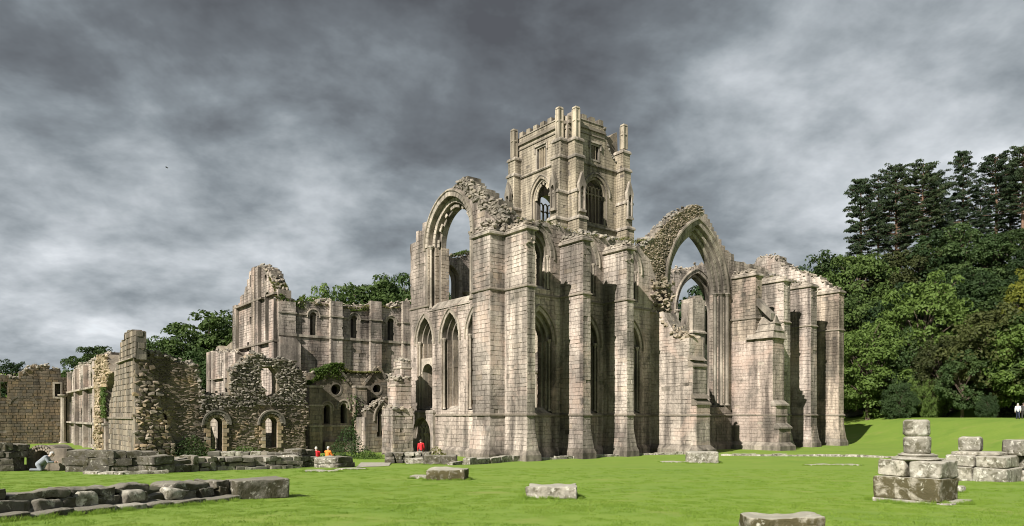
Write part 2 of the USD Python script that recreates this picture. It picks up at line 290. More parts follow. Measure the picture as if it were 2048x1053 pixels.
def voussoirs(F, A, w, o=0.0, n=16, d=0.0, depth=.08, seed=0, gap=.012, skip=0.0):
    "wedge stones round the arch A = (c, hw, zs, z0, R), from offset o to o + w"
    r = np.random.default_rng(seed); out = []
    L = arch_path(A, o, n * 3); Lo = arch_path(A, o + w, n * 3)
    for i in range(0, len(L) - 1, 3):
        if r.random() < skip: continue
        k = min(i + 3, len(L) - 1)
        p0, p1, q1, q0 = map(np.array, (L[i], L[k], Lo[k], Lo[i])); e = gap / max(.05, np.linalg.norm(p1 - p0))
        p0, p1 = p0 + (p1 - p0) * e, p1 - (p1 - p0) * e; q0, q1 = q0 + (q1 - q0) * e, q1 - (q1 - q0) * e
        pr = d + depth + r.uniform(-.012, .012); m = (p0 + p1 + q0 + q1) / 4
        ring = [p0, q0, q1, p1]
        v = [(*x, d - .05) for x in ring] + [(*(m + (x - m) * .93), pr) for x in ring]
        f = STF if not F.flip else STF[:, ::-1]
        out.append((F.map(np.array(v)), f))
    return out
def arch_path(A, o=0.0, n=24):
    "the curve of the two-centred arch, left springing to right springing, moved out by o"
    c, hw, zs, z0, R = A; rr = R + o; xl, xr = c - hw + R, c + hw - R
    top = math.acos(min(1, (xl - c) / rr)) if rr > abs(xl - c) else 0
    th = np.linspace(0, top, n // 2 + 1)
    left = np.stack([xl - rr * np.cos(th), zs + rr * np.sin(th)], 1)
    right = np.stack([xr + rr * np.cos(th[::-1]), zs + rr * np.sin(th[::-1])], 1)
    return np.vstack([left, right[1:]])
def arch(A, o=0.0, n=24, z0=None):
    c, hw, zs, zb, R = A; zb = zb if z0 is None else z0
    return Polygon([(c - hw - o, zb)] + [tuple(p) for p in arch_path(A, o, n)] + [(c + hw + o, zb)])
def ring(A, o0, o1, zmin): return arch(A, o1).difference(arch(A, o0, z0=A[3] - 9)).intersection(sbox(-99, zmin, 99, 99))
def mkA(c, hw, zs, z0, rise): return (c, hw, zs, z0, (rise * rise + hw * hw) / (2 * hw))
def ragged(p, step=.45, amp=.3, seed=0):
    "a broken edge along the polyline p, in the steps of missing stones"
    r = np.random.default_rng(seed); out = []
    for (x0, y0), (x1, y1) in zip(p[:-1], p[1:]):
        n = max(1, int(math.hypot(x1 - x0, y1 - y0) / step)); px_, py_ = x0, y0
        for i in range(n):
            t = (i + 1) / n; x, y = x0 + (x1 - x0) * t, y0 + (y1 - y0) * t
            e = r.uniform(-amp, amp)
            if i < n - 1: x += r.uniform(-.1, .1); y += e * (.6 if abs(x1 - x0) > abs(y1 - y0) else .2); x += e * (.6 if abs(y1 - y0) > abs(x1 - x0) else .1)
            if abs(x1 - x0) > .05: out.append((x, py_) if r.random() < .75 else (.5 * (x + px_), .5 * (y + py_)))
            out.append((x, y)); px_, py_ = x, y
    return out
def clean(poly):
    p = poly.buffer(0)
    return max(p.geoms, key=lambda g: g.area) if hasattr(p, 'geoms') else p

ROCKS = []
_r = np.random.default_rng(3)
for _ in range(18):                                 # hulls of jittered points: broken stones, about 30 triangles
    p = _r.uniform(-1, 1, (16, 3)); p = np.sign(p) * np.abs(p) ** .55; p /= np.abs(p).max(0); h = ConvexHull(p)
    m = trimesh.Trimesh(p, h.simplices, process=True); m.fix_normals(); ROCKS.append((np.array(m.vertices) * .5, np.array(m.faces)))
def rock(center, size, r, yaw=None, tilt=.25):
    "a broken stone about size (3) big at a church-frame centre"
    v, f = ROCKS[r.integers(len(ROCKS))]
    a = r.uniform(0, 6.28) if yaw is None else yaw; t, s = r.normal(0, tilt, 2)
    R = trimesh.transformations.euler_matrix(t, s, a)[:3, :3]
    return W((v * size) @ R.T + center), f
def rubble(F, poly, size=(.22, .5), course=(.16, .30), proud=(-.05, .16), seed=0, flat=True):
    "a face of rough stones laid to loose courses"
    r = np.random.default_rng(seed); out = []; a0, z0, a1, z1 = poly.bounds; P = prep(poly); z = z0
    while z < z1:
        h = r.uniform(*course); a = a0 - r.uniform(0, .4)
        while a < a1:
            L = r.uniform(*size); ca, cz = a + L / 2, z + h / 2 + r.normal(0, .02); a += L
            if not P.contains(Point(ca, cz)): continue
            v, f = ROCKS[r.integers(len(ROCKS))]; t = r.normal(0, .12)
            q = v * (L * .98, h * 1.0, r.uniform(.25, .45)); c_, s_ = math.cos(t), math.sin(t)
            q = np.stack([q[:, 0] * c_ - q[:, 1] * s_ + ca, q[:, 0] * s_ + q[:, 1] * c_ + cz, q[:, 2] - .08 + r.uniform(*proud)], 1)
            out.append((F.map(q), f[:, ::-1] if F.flip else f))
        z += h * .96
    return out
def top_rubble(F, line, depth, n, size=(.2, .5), pile=.5, seed=0, over=.1):
    "loose stones heaped along the broken top of a wall"
    r = np.random.default_rng(seed); line = np.asarray(line, float); seg = np.linalg.norm(np.diff(line, axis=0), axis=1); cs = np.r_[0, np.cumsum(seg)]; out = []
    for _ in range(n):
        t = r.uniform(0, cs[-1]); i = min(np.searchsorted(cs, t, 'right') - 1, len(seg) - 1); p = line[i] + (line[i + 1] - line[i]) * (t - cs[i]) / seg[i]
        dd = r.uniform(-depth, over); s = r.uniform(*size); k = max(0, 1 - abs(dd + depth / 2) / (depth / 2 + .01))
        zz = p[1] + r.uniform(-.2, .12) + pile * k * r.random()
        v, f = ROCKS[r.integers(len(ROCKS))]; R = trimesh.transformations.euler_matrix(*r.normal(0, .35, 2), r.uniform(0, 6))[:3, :3]
        q = (v * (s, s * r.uniform(.6, 1), s * r.uniform(.4, .7))) @ R.T
        q = np.stack([q[:, 0] + p[0], q[:, 2] + zz, q[:, 1] + dd], 1)
        out.append((F.map(q), f))
    return out
def cyl(p0, p1, r0, r1=None, n=8):
    "a tapered round bar between world points"
    r1 = r0 if r1 is None else r1; p0, p1 = np.asarray(p0, float), np.asarray(p1, float); d = p1 - p0; d /= np.linalg.norm(d)
    a = np.cross(d, [0, 0, 1] if abs(d[2]) < .9 else [1, 0, 0]); a /= np.linalg.norm(a); b = np.cross(d, a); t = np.arange(n) / n * 2 * math.pi
    c = np.cos(t)[:, None] * a + np.sin(t)[:, None] * b; v = np.vstack([p0 + c * r0, p1 + c * r1, p0, p1]); f = []
    for i in range(n):
        k = (i + 1) % n; f += [(i, k, n + k), (i, n + k, n + i), (k, i, 2 * n), (n + i, n + k, 2 * n + 1)]
    return v, np.array(f)
def shaft(F, a, z0, z1, d, r=.11):
    "an engaged shaft with a moulded capital and base"
    P = lambda z: F.map(np.array([a, z, d]))
    return cat([cyl(P(z0), P(z1), r), cyl(P(z1 - .02), P(z1 + .22), r * 1.05, r * 1.9), cyl(P(z1 + .22), P(z1 + .36), r * 2.1, r * 2.1), cyl(P(z0), P(z0 + .2), r * 1.8, r * 1.2)])

# ---------------------------------------------------------------- things, parts, labels
def unique(path):
    if not stage.GetPrimAtPath(path): return path
    i = 1
    while stage.GetPrimAtPath('%s_%03d' % (path, i)): i += 1
    return '%s_%03d' % (path, i)
_cnt = {}
def fresh(parent, name):
    k = (parent, name); i = _cnt.get(k, 0); _cnt[k] = i + 1
    return '%s/%s' % (parent, name if i == 0 else '%s_%03d' % (name, i))
def setd(prim, label=None, cat_=None, group=None, kind=None):
    for k, v in (('label', label), ('category', cat_), ('group', group), ('kind', kind)):
        if v: prim.SetCustomDataByKey(k, v)
class Thing:
    def __init__(s, name, label, cat_, org=(0, 0, 0), group=None, kind=None):
        s.path = fresh('/World', name); s.org = np.asarray(org, float); x = UsdGeom.Xform.Define(stage, s.path)
        x.AddTranslateOp().Set(Gf.Vec3d(*map(float, s.org))); setd(x.GetPrim(), label, cat_, group, kind); s.stock = {}; s.used = {}
    def part(s, name, mesh, mat, parent=None, smooth=False, kind=None, label=None):
        if mesh is None: return None
        p = fresh(parent or s.path, name); v, f = mesh if isinstance(mesh, tuple) else tm(mesh)
        m = usdkit.mesh(stage, p, (v - s.org, f), M[mat], smooth=smooth); setd(m.GetPrim(), label, None, None, kind); return p
    def stones(s, lst, mat, parent=None, name='stone', limit=300, minpx=9.0):
        "single stones as parts: those that show largest; the rest joined as one part"
        s.stock.setdefault(name, []).append((lst, mat, parent or s.path, minpx, limit))
    def done(s):
        for name, groups in s.stock.items():
            big = []; limit = min(g[4] for g in groups)
            for gi, (lst, mat, par, minpx, _) in enumerate(groups):
                for i, m in enumerate(lst):
                    if m is None: continue
                    v = m[0]; y = v[:, 1].mean(); e = v.max(0) - v.min(0); w = math.hypot(e[0], e[1]) * FPX / max(y, 1); hh = e[2] * FPX / max(y, 1)
                    x = 1024 + v[:, 0].mean() / max(y, 1) * FPX; yy = HOR - (v[:, 2].mean() - EYE) * FPX / max(y, 1)
                    if max(w, hh) >= minpx and -20 < x < 2068 and -20 < yy < 1080: big.append((w * hh, gi, i))
            big.sort(reverse=True); chosen = set((g, i) for _, g, i in big[:limit])
            for gi, (lst, mat, par, minpx, _) in enumerate(groups):
                rest = []
                for i, m in enumerate(lst):
                    if m is None: continue
                    if (gi, i) in chosen: s.part(name, m, mat, par)
                    else: rest.append(m)
                if rest: s.part('masonry' if name == 'stone' else name + 's', cat(rest), mat, par, kind='stuff')
def org_uv(u, v, z=0): return W(np.array([u, v, z]))

def ground_z(x, y):
    x, y = np.asarray(x, float), np.asarray(y, float)
    near = EYE - (1.65 + .045 * (np.clip(y, -30, 52) - 10.7)); near = np.where(y < -30, EYE - (1.65 + .045 * -40.7), near)
    near = near - np.clip((y - 46) / 12, 0, 1) ** 2 * 0.0
    sm = lambda t: np.clip(t, 0, 1) ** 2 * (3 - 2 * np.clip(t, 0, 1))
    toe = 42.0 + (y - 62) * .015
    bank = 3.25 * sm((x - toe) / 15.0) * sm((y - 30) / 25)
    t = (x - 55) * .88 + (y - 112) * .48
    hr = np.clip(t - 6, 0, 46) * .66 + np.clip(t - 52, 0, 400) * .10
    hr = hr * sm((x + .12 * (y - 100) - 12) / 30)
    hl = np.clip(y - 135, 0, 90) * .20 * (1 - .0 * x) * sm((60 - x) / 30)
    z = near + np.maximum(bank, 0) + np.maximum(hr, hl)
    z = z + .10 * (meshkit.noise(np.stack([x * .12, y * .12, x * 0], -1), 5) - .5) + .035 * (meshkit.noise(np.stack([x * .5, y * .5, x * 0], -1), 6) - .5)
    return z
#==BUILD==
# ---------------------------------------------------------------- ground
def make_ground():
    xs = np.unique(np.concatenate([np.linspace(-600, -90, 22), np.arange(-90, 120, 1.6), np.linspace(120, 700, 26)]))
    ys = np.unique(np.concatenate([np.linspace(-120, 0, 12), np.arange(0, 175, 1.6), np.linspace(175, 1500, 40)]))
    X, Y = np.meshgrid(xs, ys); Z = ground_z(X, Y); n, m = X.shape
    v = np.stack([X, Y, Z], -1).reshape(-1, 3); i = np.arange(n * m).reshape(n, m)
    f = np.stack([i[:-1, :-1], i[:-1, 1:], i[1:, 1:], i[1:, :-1]], -1).reshape(-1, 4); f = np.vstack([f[:, :3], f[:, [0, 2, 3]]])
    p = usdkit.mesh(stage, '/World/lawn', (v, f), M['lawn'], smooth=True).GetPrim()
    setd(p, 'mown green lawn spreading round the ruins and up the bank', 'lawn', None, 'structure')
    # woodland floor laid over the wooded slope
    xs = np.arange(20, 330, 4.0); ys = np.arange(70, 420, 4.0); X, Y = np.meshgrid(xs, ys)
    t = (X - 55) * .88 + (Y - 112) * .48; k = (t > 3.5)
    Z = ground_z(X, Y) + .25; n, m = X.shape; v = np.stack([X, Y, Z], -1).reshape(-1, 3); i = np.arange(n * m).reshape(n, m)
    ok = k[:-1, :-1] & k[1:, :-1] & k[:-1, 1:] & k[1:, 1:]
    f = np.stack([i[:-1, :-1], i[:-1, 1:], i[1:, 1:], i[1:, :-1]], -1)[ok]; f = np.vstack([f[:, :3], f[:, [0, 2, 3]]])
    p = usdkit.mesh(stage, '/World/hillside', (v, f), M['litter'], smooth=True).GetPrim()
    setd(p, 'dark woodland floor of the hillside behind the church', 'hillside', None, 'structure')
make_ground()

# ---------------------------------------------------------------- the tall east chapel
def layered(T, F, outline, holes, depths, mat='mortar', name='wall'):
    "a wall in layers from the face inwards; holes[i] = the openings of layer i"
    ms = []
    for i, (d0, d1) in enumerate(depths):
        p = outline
        for h in holes[i]: p = p.difference(h)
        ms.append(slab(F, p, -d1, -d0 - (.035 if i == 0 else 0)))
    return T.part(name, cat(ms), mat)
def poly_holes(outline, holes, grow=0.0):
    p = outline
    for h in holes: p = p.difference(h.buffer(grow) if grow else h)
    return p
def stones_of(F, poly, **k):
    out = []
    for g in getattr(poly, 'geoms', [poly]):
        if g.area > .05: out += ashlar(F, g, **k)
    return out
def hood(T, F, A, o, w, proud, parent, mat='trim', zmin=None):
    z = A[2] - .25 if zmin is None else zmin
    g = ring(A, o, o + w, z)
    T.part('hood_mould', cat([slab(F, g, -.02, proud * .6), slab(F, g.buffer(-w * .22), -.02, proud)]), mat, parent)
def buttress(T, u0, u1, p, ztop, parent_name='buttress', seed=0, v0=0.0, cap=True, foot=True, mat='ashlar', strings=(3.5, 13.5), top_z=None, north=True):
    "a tall pier standing p out of the wall plane v0; its stones, strings, cornice and battered foot"
    vo = v0 - p
    body = [frus((u0 + .035, u1 - .035, vo + .035, v0 + .4), 0.0, (u0 + .035, u1 - .035, vo + .035, v0 + .4), ztop)]
    b = .20
    zb = 2.4
    if foot:
        body.append(frus((u0 - b + .03, u1 + b - .03, vo - b + .03, v0 + .3), .8, (u0 + .02, u1 - .02, vo + .02, v0 + .3), zb))
        body.append(frus((u0 - b - .14, u1 + b + .14, vo - b - .14, v0 + .3), -.5, (u0 - b - .14, u1 + b + .14, vo - b - .14, v0 + .3), .45))
        body.append(frus((u0 - b - .14, u1 + b + .14, vo - b - .14, v0 + .3), .45, (u0 - b, u1 + b, vo - b, v0 + .3), .8))
    P = T.part(parent_name, cat(body), 'mortar'); path = P
    st = []
    z0 = zb if foot else 0
    st += quad_stones([(u0, v0, z0), (u0, vo, z0), (u0, vo, ztop), (u0, v0, ztop)], seed=seed)
    st += quad_stones([(u0, vo, z0), (u1, vo, z0), (u1, vo, ztop), (u0, vo, ztop)], seed=seed + 1, length=(.35, .7))
    if north: st += quad_stones([(u1, vo, z0), (u1, v0, z0), (u1, v0, ztop), (u1, vo, ztop)], seed=seed + 2, miss=0)
    if foot:
        st += quad_stones([(u0 - b, v0, .8), (u0 - b, vo - b, .8), (u0, vo, zb), (u0, v0, zb)], seed=seed + 3)
        st += quad_stones([(u0 - b, vo - b, .8), (u1 + b, vo - b, .8), (u1, vo, zb), (u0, vo, zb)], seed=seed + 4)
        if north: st += quad_stones([(u1 + b, vo - b, .8), (u1 + b, v0, .8), (u1, v0, zb), (u1, vo, zb)], seed=seed + 5)
    T.stones(st, mat, path)
    for z in strings:
        if z < ztop: T.part('string_course', band(u0, u1, vo, v0 + .1, z, .2, .12), 'string', path)
    if cap:
        T.part('cornice', cat([band(u0, u1, vo, v0 + .3, ztop - .28, .34, .2), frus((u0 - .1, u1 + .1, vo - .1, v0 + .3), ztop + .04, (u0 + .3, u1 - .2, vo + .9, v0 + .3), ztop + .45)]), 'trim', path)
        r = np.random.default_rng(seed + 9); rk = [rock((r.uniform(u0 - .05, u1 + .12), r.uniform(vo - .08, vo + .6), ztop - r.uniform(.3, 1.6) ** 1.0), (r.uniform(.14, .3), r.uniform(.14, .3), r.uniform(.12, .22)), r) for _ in range(14)]
        rk += [rock((r.uniform(u0, u1), r.uniform(vo + .2, v0 + .3), ztop + .2 + r.uniform(0, .3)), (r.uniform(.2, .45), r.uniform(.2, .45), r.uniform(.15, .3)), r) for _ in range(26)]
        T.part('loose_stone', cat(rk), 'rubble', path, kind='stuff')
    return path

def build_chapel():
    T = Thing('ruined_chapel', 'tall roofless sandstone chapel with deep buttresses and two huge empty window arches', 'ruin', org_uv(23, 0))
    E, S = EF(0.0), SF(-.8)
    # ---- east wall
    ew = mkA(23.6, 4.35, 16.2, 4.4, 6.6)            # the great east window
    top = pts(E, (1012, 432), (1040, 440), (1075, 445), (1100, 449), (1130, 456), (1165, 470), (1190, 468), (1215, 480), (1245, 482), (1268, 497), (1290, 490), (1303, 474), (1320, 455), (1350, 427), (1374, 414), (1396, 411), (1404, 418), (1420, 446), (1437, 478), (1450, 500), (1463, 508), (1468, 522), (1500, 528), (1530, 535))
    top = [(a, z) for a, z in top if a < 35.5]
    t2 = [(36, 19.2), (38, 19.4), (41, 19.1), (44, 18.9), (47.2, 18.5)]
    rag = ragged([(-.8, 18.6)] + top + t2, .5, .22, 3)
    out = clean(Polygon([(-.8, -.5), (47.2, -.5)] + rag[::-1] + [(-.8, 18.6)]))
    lanc = [2.75, 8.1, 13.6, 32.4, 37.8, 43.5]
    h0, h1, h2 = [], [], []
    archs = []
    for c in lanc:
        lo = mkA(c, 1.45, 9.8, 3.75, 2.5); up = mkA(c, 1.3, 16.9, 14.1, 2.1)
        lo1 = mkA(c, 1.15, 9.8, 3.9, 2.1); up1 = mkA(c, 1.0, 16.9, 14.2, 1.75)
        lo2 = mkA(c, .92, 9.8, 4.1, 1.75); up2 = mkA(c, .78, 16.9, 14.4, 1.45)
        h0 += [arch(lo), arch(up)]; h1 += [arch(lo1), arch(up1)]; h2 += [arch(lo2), arch(up2)]; archs.append((lo, up, lo1, up1))
    h0.append(arch(ew, n=48)); ew1 = mkA(23.6, 3.95, 16.2, 4.6, 6.15); ew2 = mkA(23.6, 3.55, 16.2, 4.8, 5.7)
    h1.append(arch(ew1, n=48)); h2.append(arch(ew2, n=48))
    P = layered(T, E, out, [h0, h1, h2], [(0, .4), (.397, .75), (.747, 1.25)], name='east_wall'); path = P
    face = out.difference(shapely.union_all(h0).buffer(.01))
    # the upper parts of the broken gable show rubble core, the rest dressed stone
    core = clean(Polygon(pts(E, (1272, 470), (1330, 420), (1398, 400), (1408, 420), (1330, 520), (1332, 590), (1316, 575), (1300, 520), (1283, 500))))
    core2 = clean(Polygon(pts(E, (1396, 400), (1420, 430), (1470, 500), (1472, 540), (1462, 530), (1440, 492), (1415, 445), (1398, 425))))
    extr = arch(ew, .75, n=48, z0=4)
    corez = core.difference(extr)
    T.stones(stones_of(E, face.difference(corez).difference(ring(ew, 0, .7, 4.4)), seed=11), 'ashlar', path)
    rb = []
    for g in getattr(face.intersection(corez).difference(extr), 'geoms', [face.intersection(corez).difference(extr)]):
        if g.area > .2: rb += rubble(E, g, size=(.16, .36), course=(.11, .2), proud=(-.04, .06), seed=21)
    T.stones(rb, 'rubble', path, name='rubble_stone', limit=120)
    vs = voussoirs(E, ew, .42, 0.0, 34, depth=.07, seed=5) + voussoirs(E, ew1, .36, 0.0, 34, d=-.4, depth=.05, seed=6) + voussoirs(E, ew2, .36, 0, 34, d=-.75, depth=.05, seed=7)
    for lo, up, lo1, up1 in archs: vs += voussoirs(E, lo, .3, 0, 10, depth=.04, seed=8) + voussoirs(E, up, .28, 0, 10, depth=.04, seed=9)
    T.stones(vs, 'trim', path, name='voussoir', limit=150)
    hood(T, E, ew, .44, .3, .22, path)
    for lo, up, _, _ in archs: hood(T, E, lo, .3, .16, .14, path, mat='string'); hood(T, E, up, .28, .16, .12, path)
    sh = []
    for s in (-1, 1):
        for k, (hw, d) in enumerate(((4.15, -.2), (3.76, -.68), (4.75, .1))):
            for dz in (0,): T.part('shaft', shaft(E, 23.6 + s * hw, 4.6 if s > 0 else 11.5, 16.0, d, .16), 'trim', path, smooth=40)
    for c in lanc:
        for s in (-1, 1):
            T.part('shaft', shaft(E, c + s * 1.32, 3.9, 9.6, -.22, .09), 'trim', path, smooth=40)
            T.part('shaft', shaft(E, c + s * 1.16, 14.2, 16.7, -.25, .08), 'trim', path, smooth=40)
    rv = []
    for i, c in enumerate(lanc):                     # the jambs one sees into, stone by stone
        for hw, v0, v1, z0, z1 in ((1.45, 0, .4, 3.8, 9.8), (1.15, .4, .75, 4, 9.8), (.92, .75, 1.25, 4.15, 9.8), (1.3, 0, .4, 14.1, 16.9), (1.0, .4, .75, 14.2, 16.9), (.78, .75, 1.25, 14.4, 16.9)):
            u = c + hw - .04; rv += quad_stones([(u, v1, z0), (u, v0, z0), (u, v0, z1), (u, v1, z1)], seed=100 + i, miss=0)
    for hw, v0, v1 in ((4.35, 0, .4), (3.95, .4, .75), (3.55, .75, 1.25)):
        u = 23.6 + hw - .04; rv += quad_stones([(u, v1, 4.8), (u, v0, 4.8), (u, v0, 16.2), (u, v1, 16.2)], seed=131, miss=0)
    T.stones(rv, 'ashlar', path)
    # weathered slopes of the window sills, plinth and strings
    for c in lanc: T.part('sill', frus((c - 1.25, c + 1.25, -.02, 1.3), 13.9, (c - 1.25, c + 1.25, .7, 1.3), 14.5), 'trim', path)
    for c in lanc: T.part('sill', cat([frus((c - 1.4, c + 1.4, -.02, 1.3), 3.6, (c - 1.4, c + 1.4, .7, 1.3), 4.2)]), 'trim', path)
    T.part('plinth', cat([ubox(-.9, 47.2, -.28, .3, -.5, .45), frus((-.9, 47.2, -.28, .3), .45, (-.9, 47.2, -.06, .3), .75)]), 'ashlar', path)
    T.part('string_course', cat([band(-.8, 19.0, -.02, .2, 3.48, .2, .1), band(19.02, 47.2, -.02, .2, 3.48, .2, .1)]), 'string', path)
    T.part('string_course', cat([band(-.8, 18.2, -.02, .2, 13.48, .2, .1), band(28.9, 47.2, -.02, .2, 13.48, .2, .1)]), 'string', path)
    tl = [(a, z) for a, z in top if a < 17.6]
    rr = top_rubble(E, [(0, 18.5)] + tl, 1.7, 260, size=(.25, .6), pile=.55, seed=31)
    rr += top_rubble(E, [(a, z) for a, z in top if 17.4 < a < 24.2], 1.2, 90, size=(.18, .36), pile=.1, seed=32, over=-.05) + top_rubble(E, [(a, z) for a, z in top if 24.2 <= a < 30], 1.1, 60, size=(.18, .36), pile=.05, seed=34, over=-.1)
    rr += top_rubble(E, [(29.5, 18.6)] + t2, 1.9, 260, size=(.18, .5), pile=.5, seed=33)
    T.stones(rr, 'rubble', path, name='rubble_stone', limit=120)
    # ---- buttresses of the east wall
    for i, (a, b) in enumerate(((-.81, 0.0), (5.08, 5.95), (10.28, 11.12), (34.45, 35.7), (39.85, 41.1), (45.95, 47.1))):
        buttress(T, a, b, 2.85, 18.2, seed=200 + 10 * i)
    # great buttress left of the east window: broken short, stepped front
    P4 = T.part('broken_buttress', cat([frus((16.6, 18.5, -4.5, .3), -.5, (16.6, 18.5, -4.5, .3), 10.55), frus((16.6, 18.5, -3.0, .3), 10.5, (16.6, 18.5, -1.4, .3), 13.2), frus((16.6, 18.5, -5.3, -4.0), -.5, (16.6, 18.5, -5.3, -4.0), 4.6), frus((16.6, 18.5, -4.9, -4.0), 4.6, (16.6, 18.5, -4.9, -4.0), 8.0),
        frus((16.2, 18.9, -5.75, .3), -.5, (16.2, 18.9, -5.75, .3), .45), frus((16.2, 18.9, -5.75, .3), .45, (16.6, 18.5, -5.35, .3), .85)]), 'mortar'); p4 = P4
    st = []
    for (va, vb, z0, z1) in ((-5.32, 0, .85, 4.6), (-4.92, 0, 4.6, 8.0), (-4.52, 0, 8.0, 10.5)):
        st += quad_stones([(16.57, vb, z0), (16.57, va, z0), (16.57, va, z1), (16.57, vb, z1)], seed=int(300 + z0))
        st += quad_stones([(16.57, va, z0), (18.53, va, z0), (18.53, va, z1), (16.57, va, z1)], seed=int(310 + z0))
    st += quad_stones([(16.57, 0, 10.5), (16.57, -3.2, 10.5), (16.57, -1.5, 13.2), (16.57, 0, 13.2)], seed=321)
    T.stones(st, 'ashlar', p4)
    T.part('string_course', band(16.6, 18.5, -5.3, .1, 3.48, .2, .1), 'string', p4)
    for va, z in ((-5.3, 4.55), (-4.9, 8.0)):
        T.part('offset', cat([frus((16.5, 18.6, va - .14, va + .5), z - .1, (16.5, 18.6, va - .14, va + .5), z + .04), frus((16.5, 18.6, va - .14, va + .5), z + .04, (16.55, 18.55, va + .42, va + .5), z + .6), frus((16.5, 18.6, va - .06, va + .5), z + .5, (16.5, 18.6, va + .40, va + .5), z + .95)]), 'string', p4)
    r = np.random.default_rng(8); rk = []
    for _ in range(120):
        v = r.uniform(-4.5, .2); z = 10.55 + max(0, (v + 3.2) * 1.0) + r.uniform(-.1, .3); rk.append(rock((r.uniform(16.5, 18.6), v, min(z, 13.4 + r.uniform(-.2, .5))), (r.uniform(.25, .6), r.uniform(.25, .6), r.uniform(.18, .35)), r))
    for _ in range(90):
        rk.append(rock((r.uniform(16.6, 18.6), r.uniform(-1.3, .1), r.uniform(12.8, 16.5) - 0.0), (r.uniform(.25, .55), r.uniform(.3, .6), r.uniform(.18, .35)), r))
    T.part('loose_stone', cat(rk), 'rubble', p4, kind='stuff')
    # great buttress right of the east window: upper pier, little flyer, gabled lower pier with stepped front
    buttress(T, 29.3, 30.4, 2.85, 18.2, seed=340, foot=False)
    P5 = T.part('stepped_buttress', cat([frus((29.3, 31.3, -4.8, .3), -.5, (29.3, 31.3, -4.8, .3), 11.4), frus((29.0, 31.6, -5.0, -1.9), 11.3, (30.2, 30.4, -4.6, -1.9), 13.7),
        frus((29.3, 31.3, -5.15, -4.0), -.5, (29.3, 31.3, -5.15, -4.0), 4.6), frus((29.3, 31.3, -5.5, -4.0), -.5, (29.3, 31.3, -5.5, -4.0), 2.3),
        frus((28.9, 31.7, -5.9, .3), -.5, (28.9, 31.7, -5.9, .3), .45), frus((28.9, 31.7, -5.9, .3), .45, (29.3, 31.3, -5.5, .3), .85)]), 'trim'); p5 = P5
    st = []
    for (va, z0, z1) in ((-5.52, .85, 2.3), (-5.17, 2.3, 4.6), (-4.82, 4.6, 11.3)):
        st += quad_stones([(29.27, 0, z0), (29.27, va, z0), (29.27, va, z1), (29.27, 0, z1)], seed=int(350 + z0))
        st += quad_stones([(29.27, va, z0), (31.33, va, z0), (31.33, va, z1), (29.27, va, z1)], seed=int(360 + z0))
    T.stones(st, 'ashlar', p5)
    T.part('string_course', band(29.3, 31.3, -5.15, .1, 3.48, .2, .08), 'string', p5)
    for va, z in ((-5.5, 2.3), (-5.15, 4.6)):
        T.part('offset', cat([frus((29.15, 31.45, va - .18, va + .5), z - .1, (29.15, 31.45, va - .18, va + .5), z + .05), frus((29.15, 31.45, va - .18, va + .5), z + .05, (29.3, 31.3, va + .34, va + .5), z + .5)]), 'trim', p5)
    for k in range(3): T.part('coping', cat([frus((28.92 + k * .38, 31.68 - k * .38, -5.08 + k * .1, -1.9), 11.35 + k * .75, (28.96 + k * .38, 31.64 - k * .38, -5.04 + k * .1, -1.9), 11.52 + k * .75)]), 'trim', p5)
    fl = np.array([(29.45, -2.6, 15.9), (29.45, -2.6, 15.1), (29.45, -4.5, 13.2), (29.45, -4.5, 13.9), (30.2, -2.6, 15.9), (30.2, -2.6, 15.1), (30.2, -4.5, 13.2), (30.2, -4.5, 13.9)])
    T.part('flying_buttress', (W(fl), np.array([[0, 1, 2], [0, 2, 3], [4, 6, 5], [4, 7, 6], [0, 3, 7], [0, 7, 4], [1, 5, 6], [1, 6, 2], [3, 2, 6], [3, 6, 7], [0, 4, 5], [0, 5, 1]])), 'trim', p5)
    # ---- south wall
    gw = mkA(8.42, 3.55, 19.2, 13.4, 3.95)          # the great south window
    gtop = pts(S, (821, 640), (821, 489), (832, 487), (832, 464), (845, 462), (845, 447), (855, 444), (862, 424), (873, 406), (886, 390), (898, 378), (908, 370), (915, 362), (925, 356), (934, 364), (948, 377), (962, 384), (970, 396), (985, 404), (997, 412), (1004, 430), (1009, 447))
    rag = ragged(gtop, .5, .16, 5)
    out = clean(Polygon([(gtop[0][0], -.5)] + [gtop[0]] + rag + [(-.3, 18.6), (-.3, -.5)]))
    gw1 = mkA(8.42, 3.1, 19.2, 13.5, 3.5); gw2 = mkA(8.42, 2.72, 19.2, 13.6, 3.1)
    sl = [12.55, 8.15, 3.95]; L0 = [mkA(c, 1.38, 10.4, 4.0, 2.35) for c in sl]; L1 = [mkA(c, 1.18, 10.4, 4.1, 2.1) for c in sl]; L2 = [mkA(c, 1.0, 10.4, 4.2, 1.8) for c in sl]
    door = [mkA(12.7, 1.6 - .3 * i, 1.7, -.4, 1.65 - .3 * i) for i in range(3)]
    h0 = [arch(gw, n=40)] + [arch(a) for a in L0] + [arch(door[0])]
    h1 = [arch(gw1, n=40)] + [arch(a) for a in L1] + [arch(door[1])]
    h2 = [arch(gw2, n=40)] + [arch(a) for a in L2]
    P = layered(T, S, out, [h0, h1, h2], [(0, .5), (.497, .95), (.947, 1.5)], name='south_wall'); ps = P
    face = out.difference(shapely.union_all(h0).buffer(.01))
    gcore = LineString(gtop[10:]).buffer(1.0)
    gcore = gcore.difference(arch(gw, .7, n=40))
    T.stones(stones_of(S, face.difference(gcore).difference(ring(gw, 0, .45, 13.4)), seed=401), 'ashlar', ps)
    g = face.intersection(gcore); rb = []
    for k in getattr(g, 'geoms', [g]):
        if k.area > .2: rb += rubble(S, k, size=(.28, .6), course=(.18, .32), proud=(-.06, .10), seed=402)
    rb += top_rubble(S, gtop[12:], 1.6, 90, size=(.3, .6), pile=.2, seed=403, over=.05)
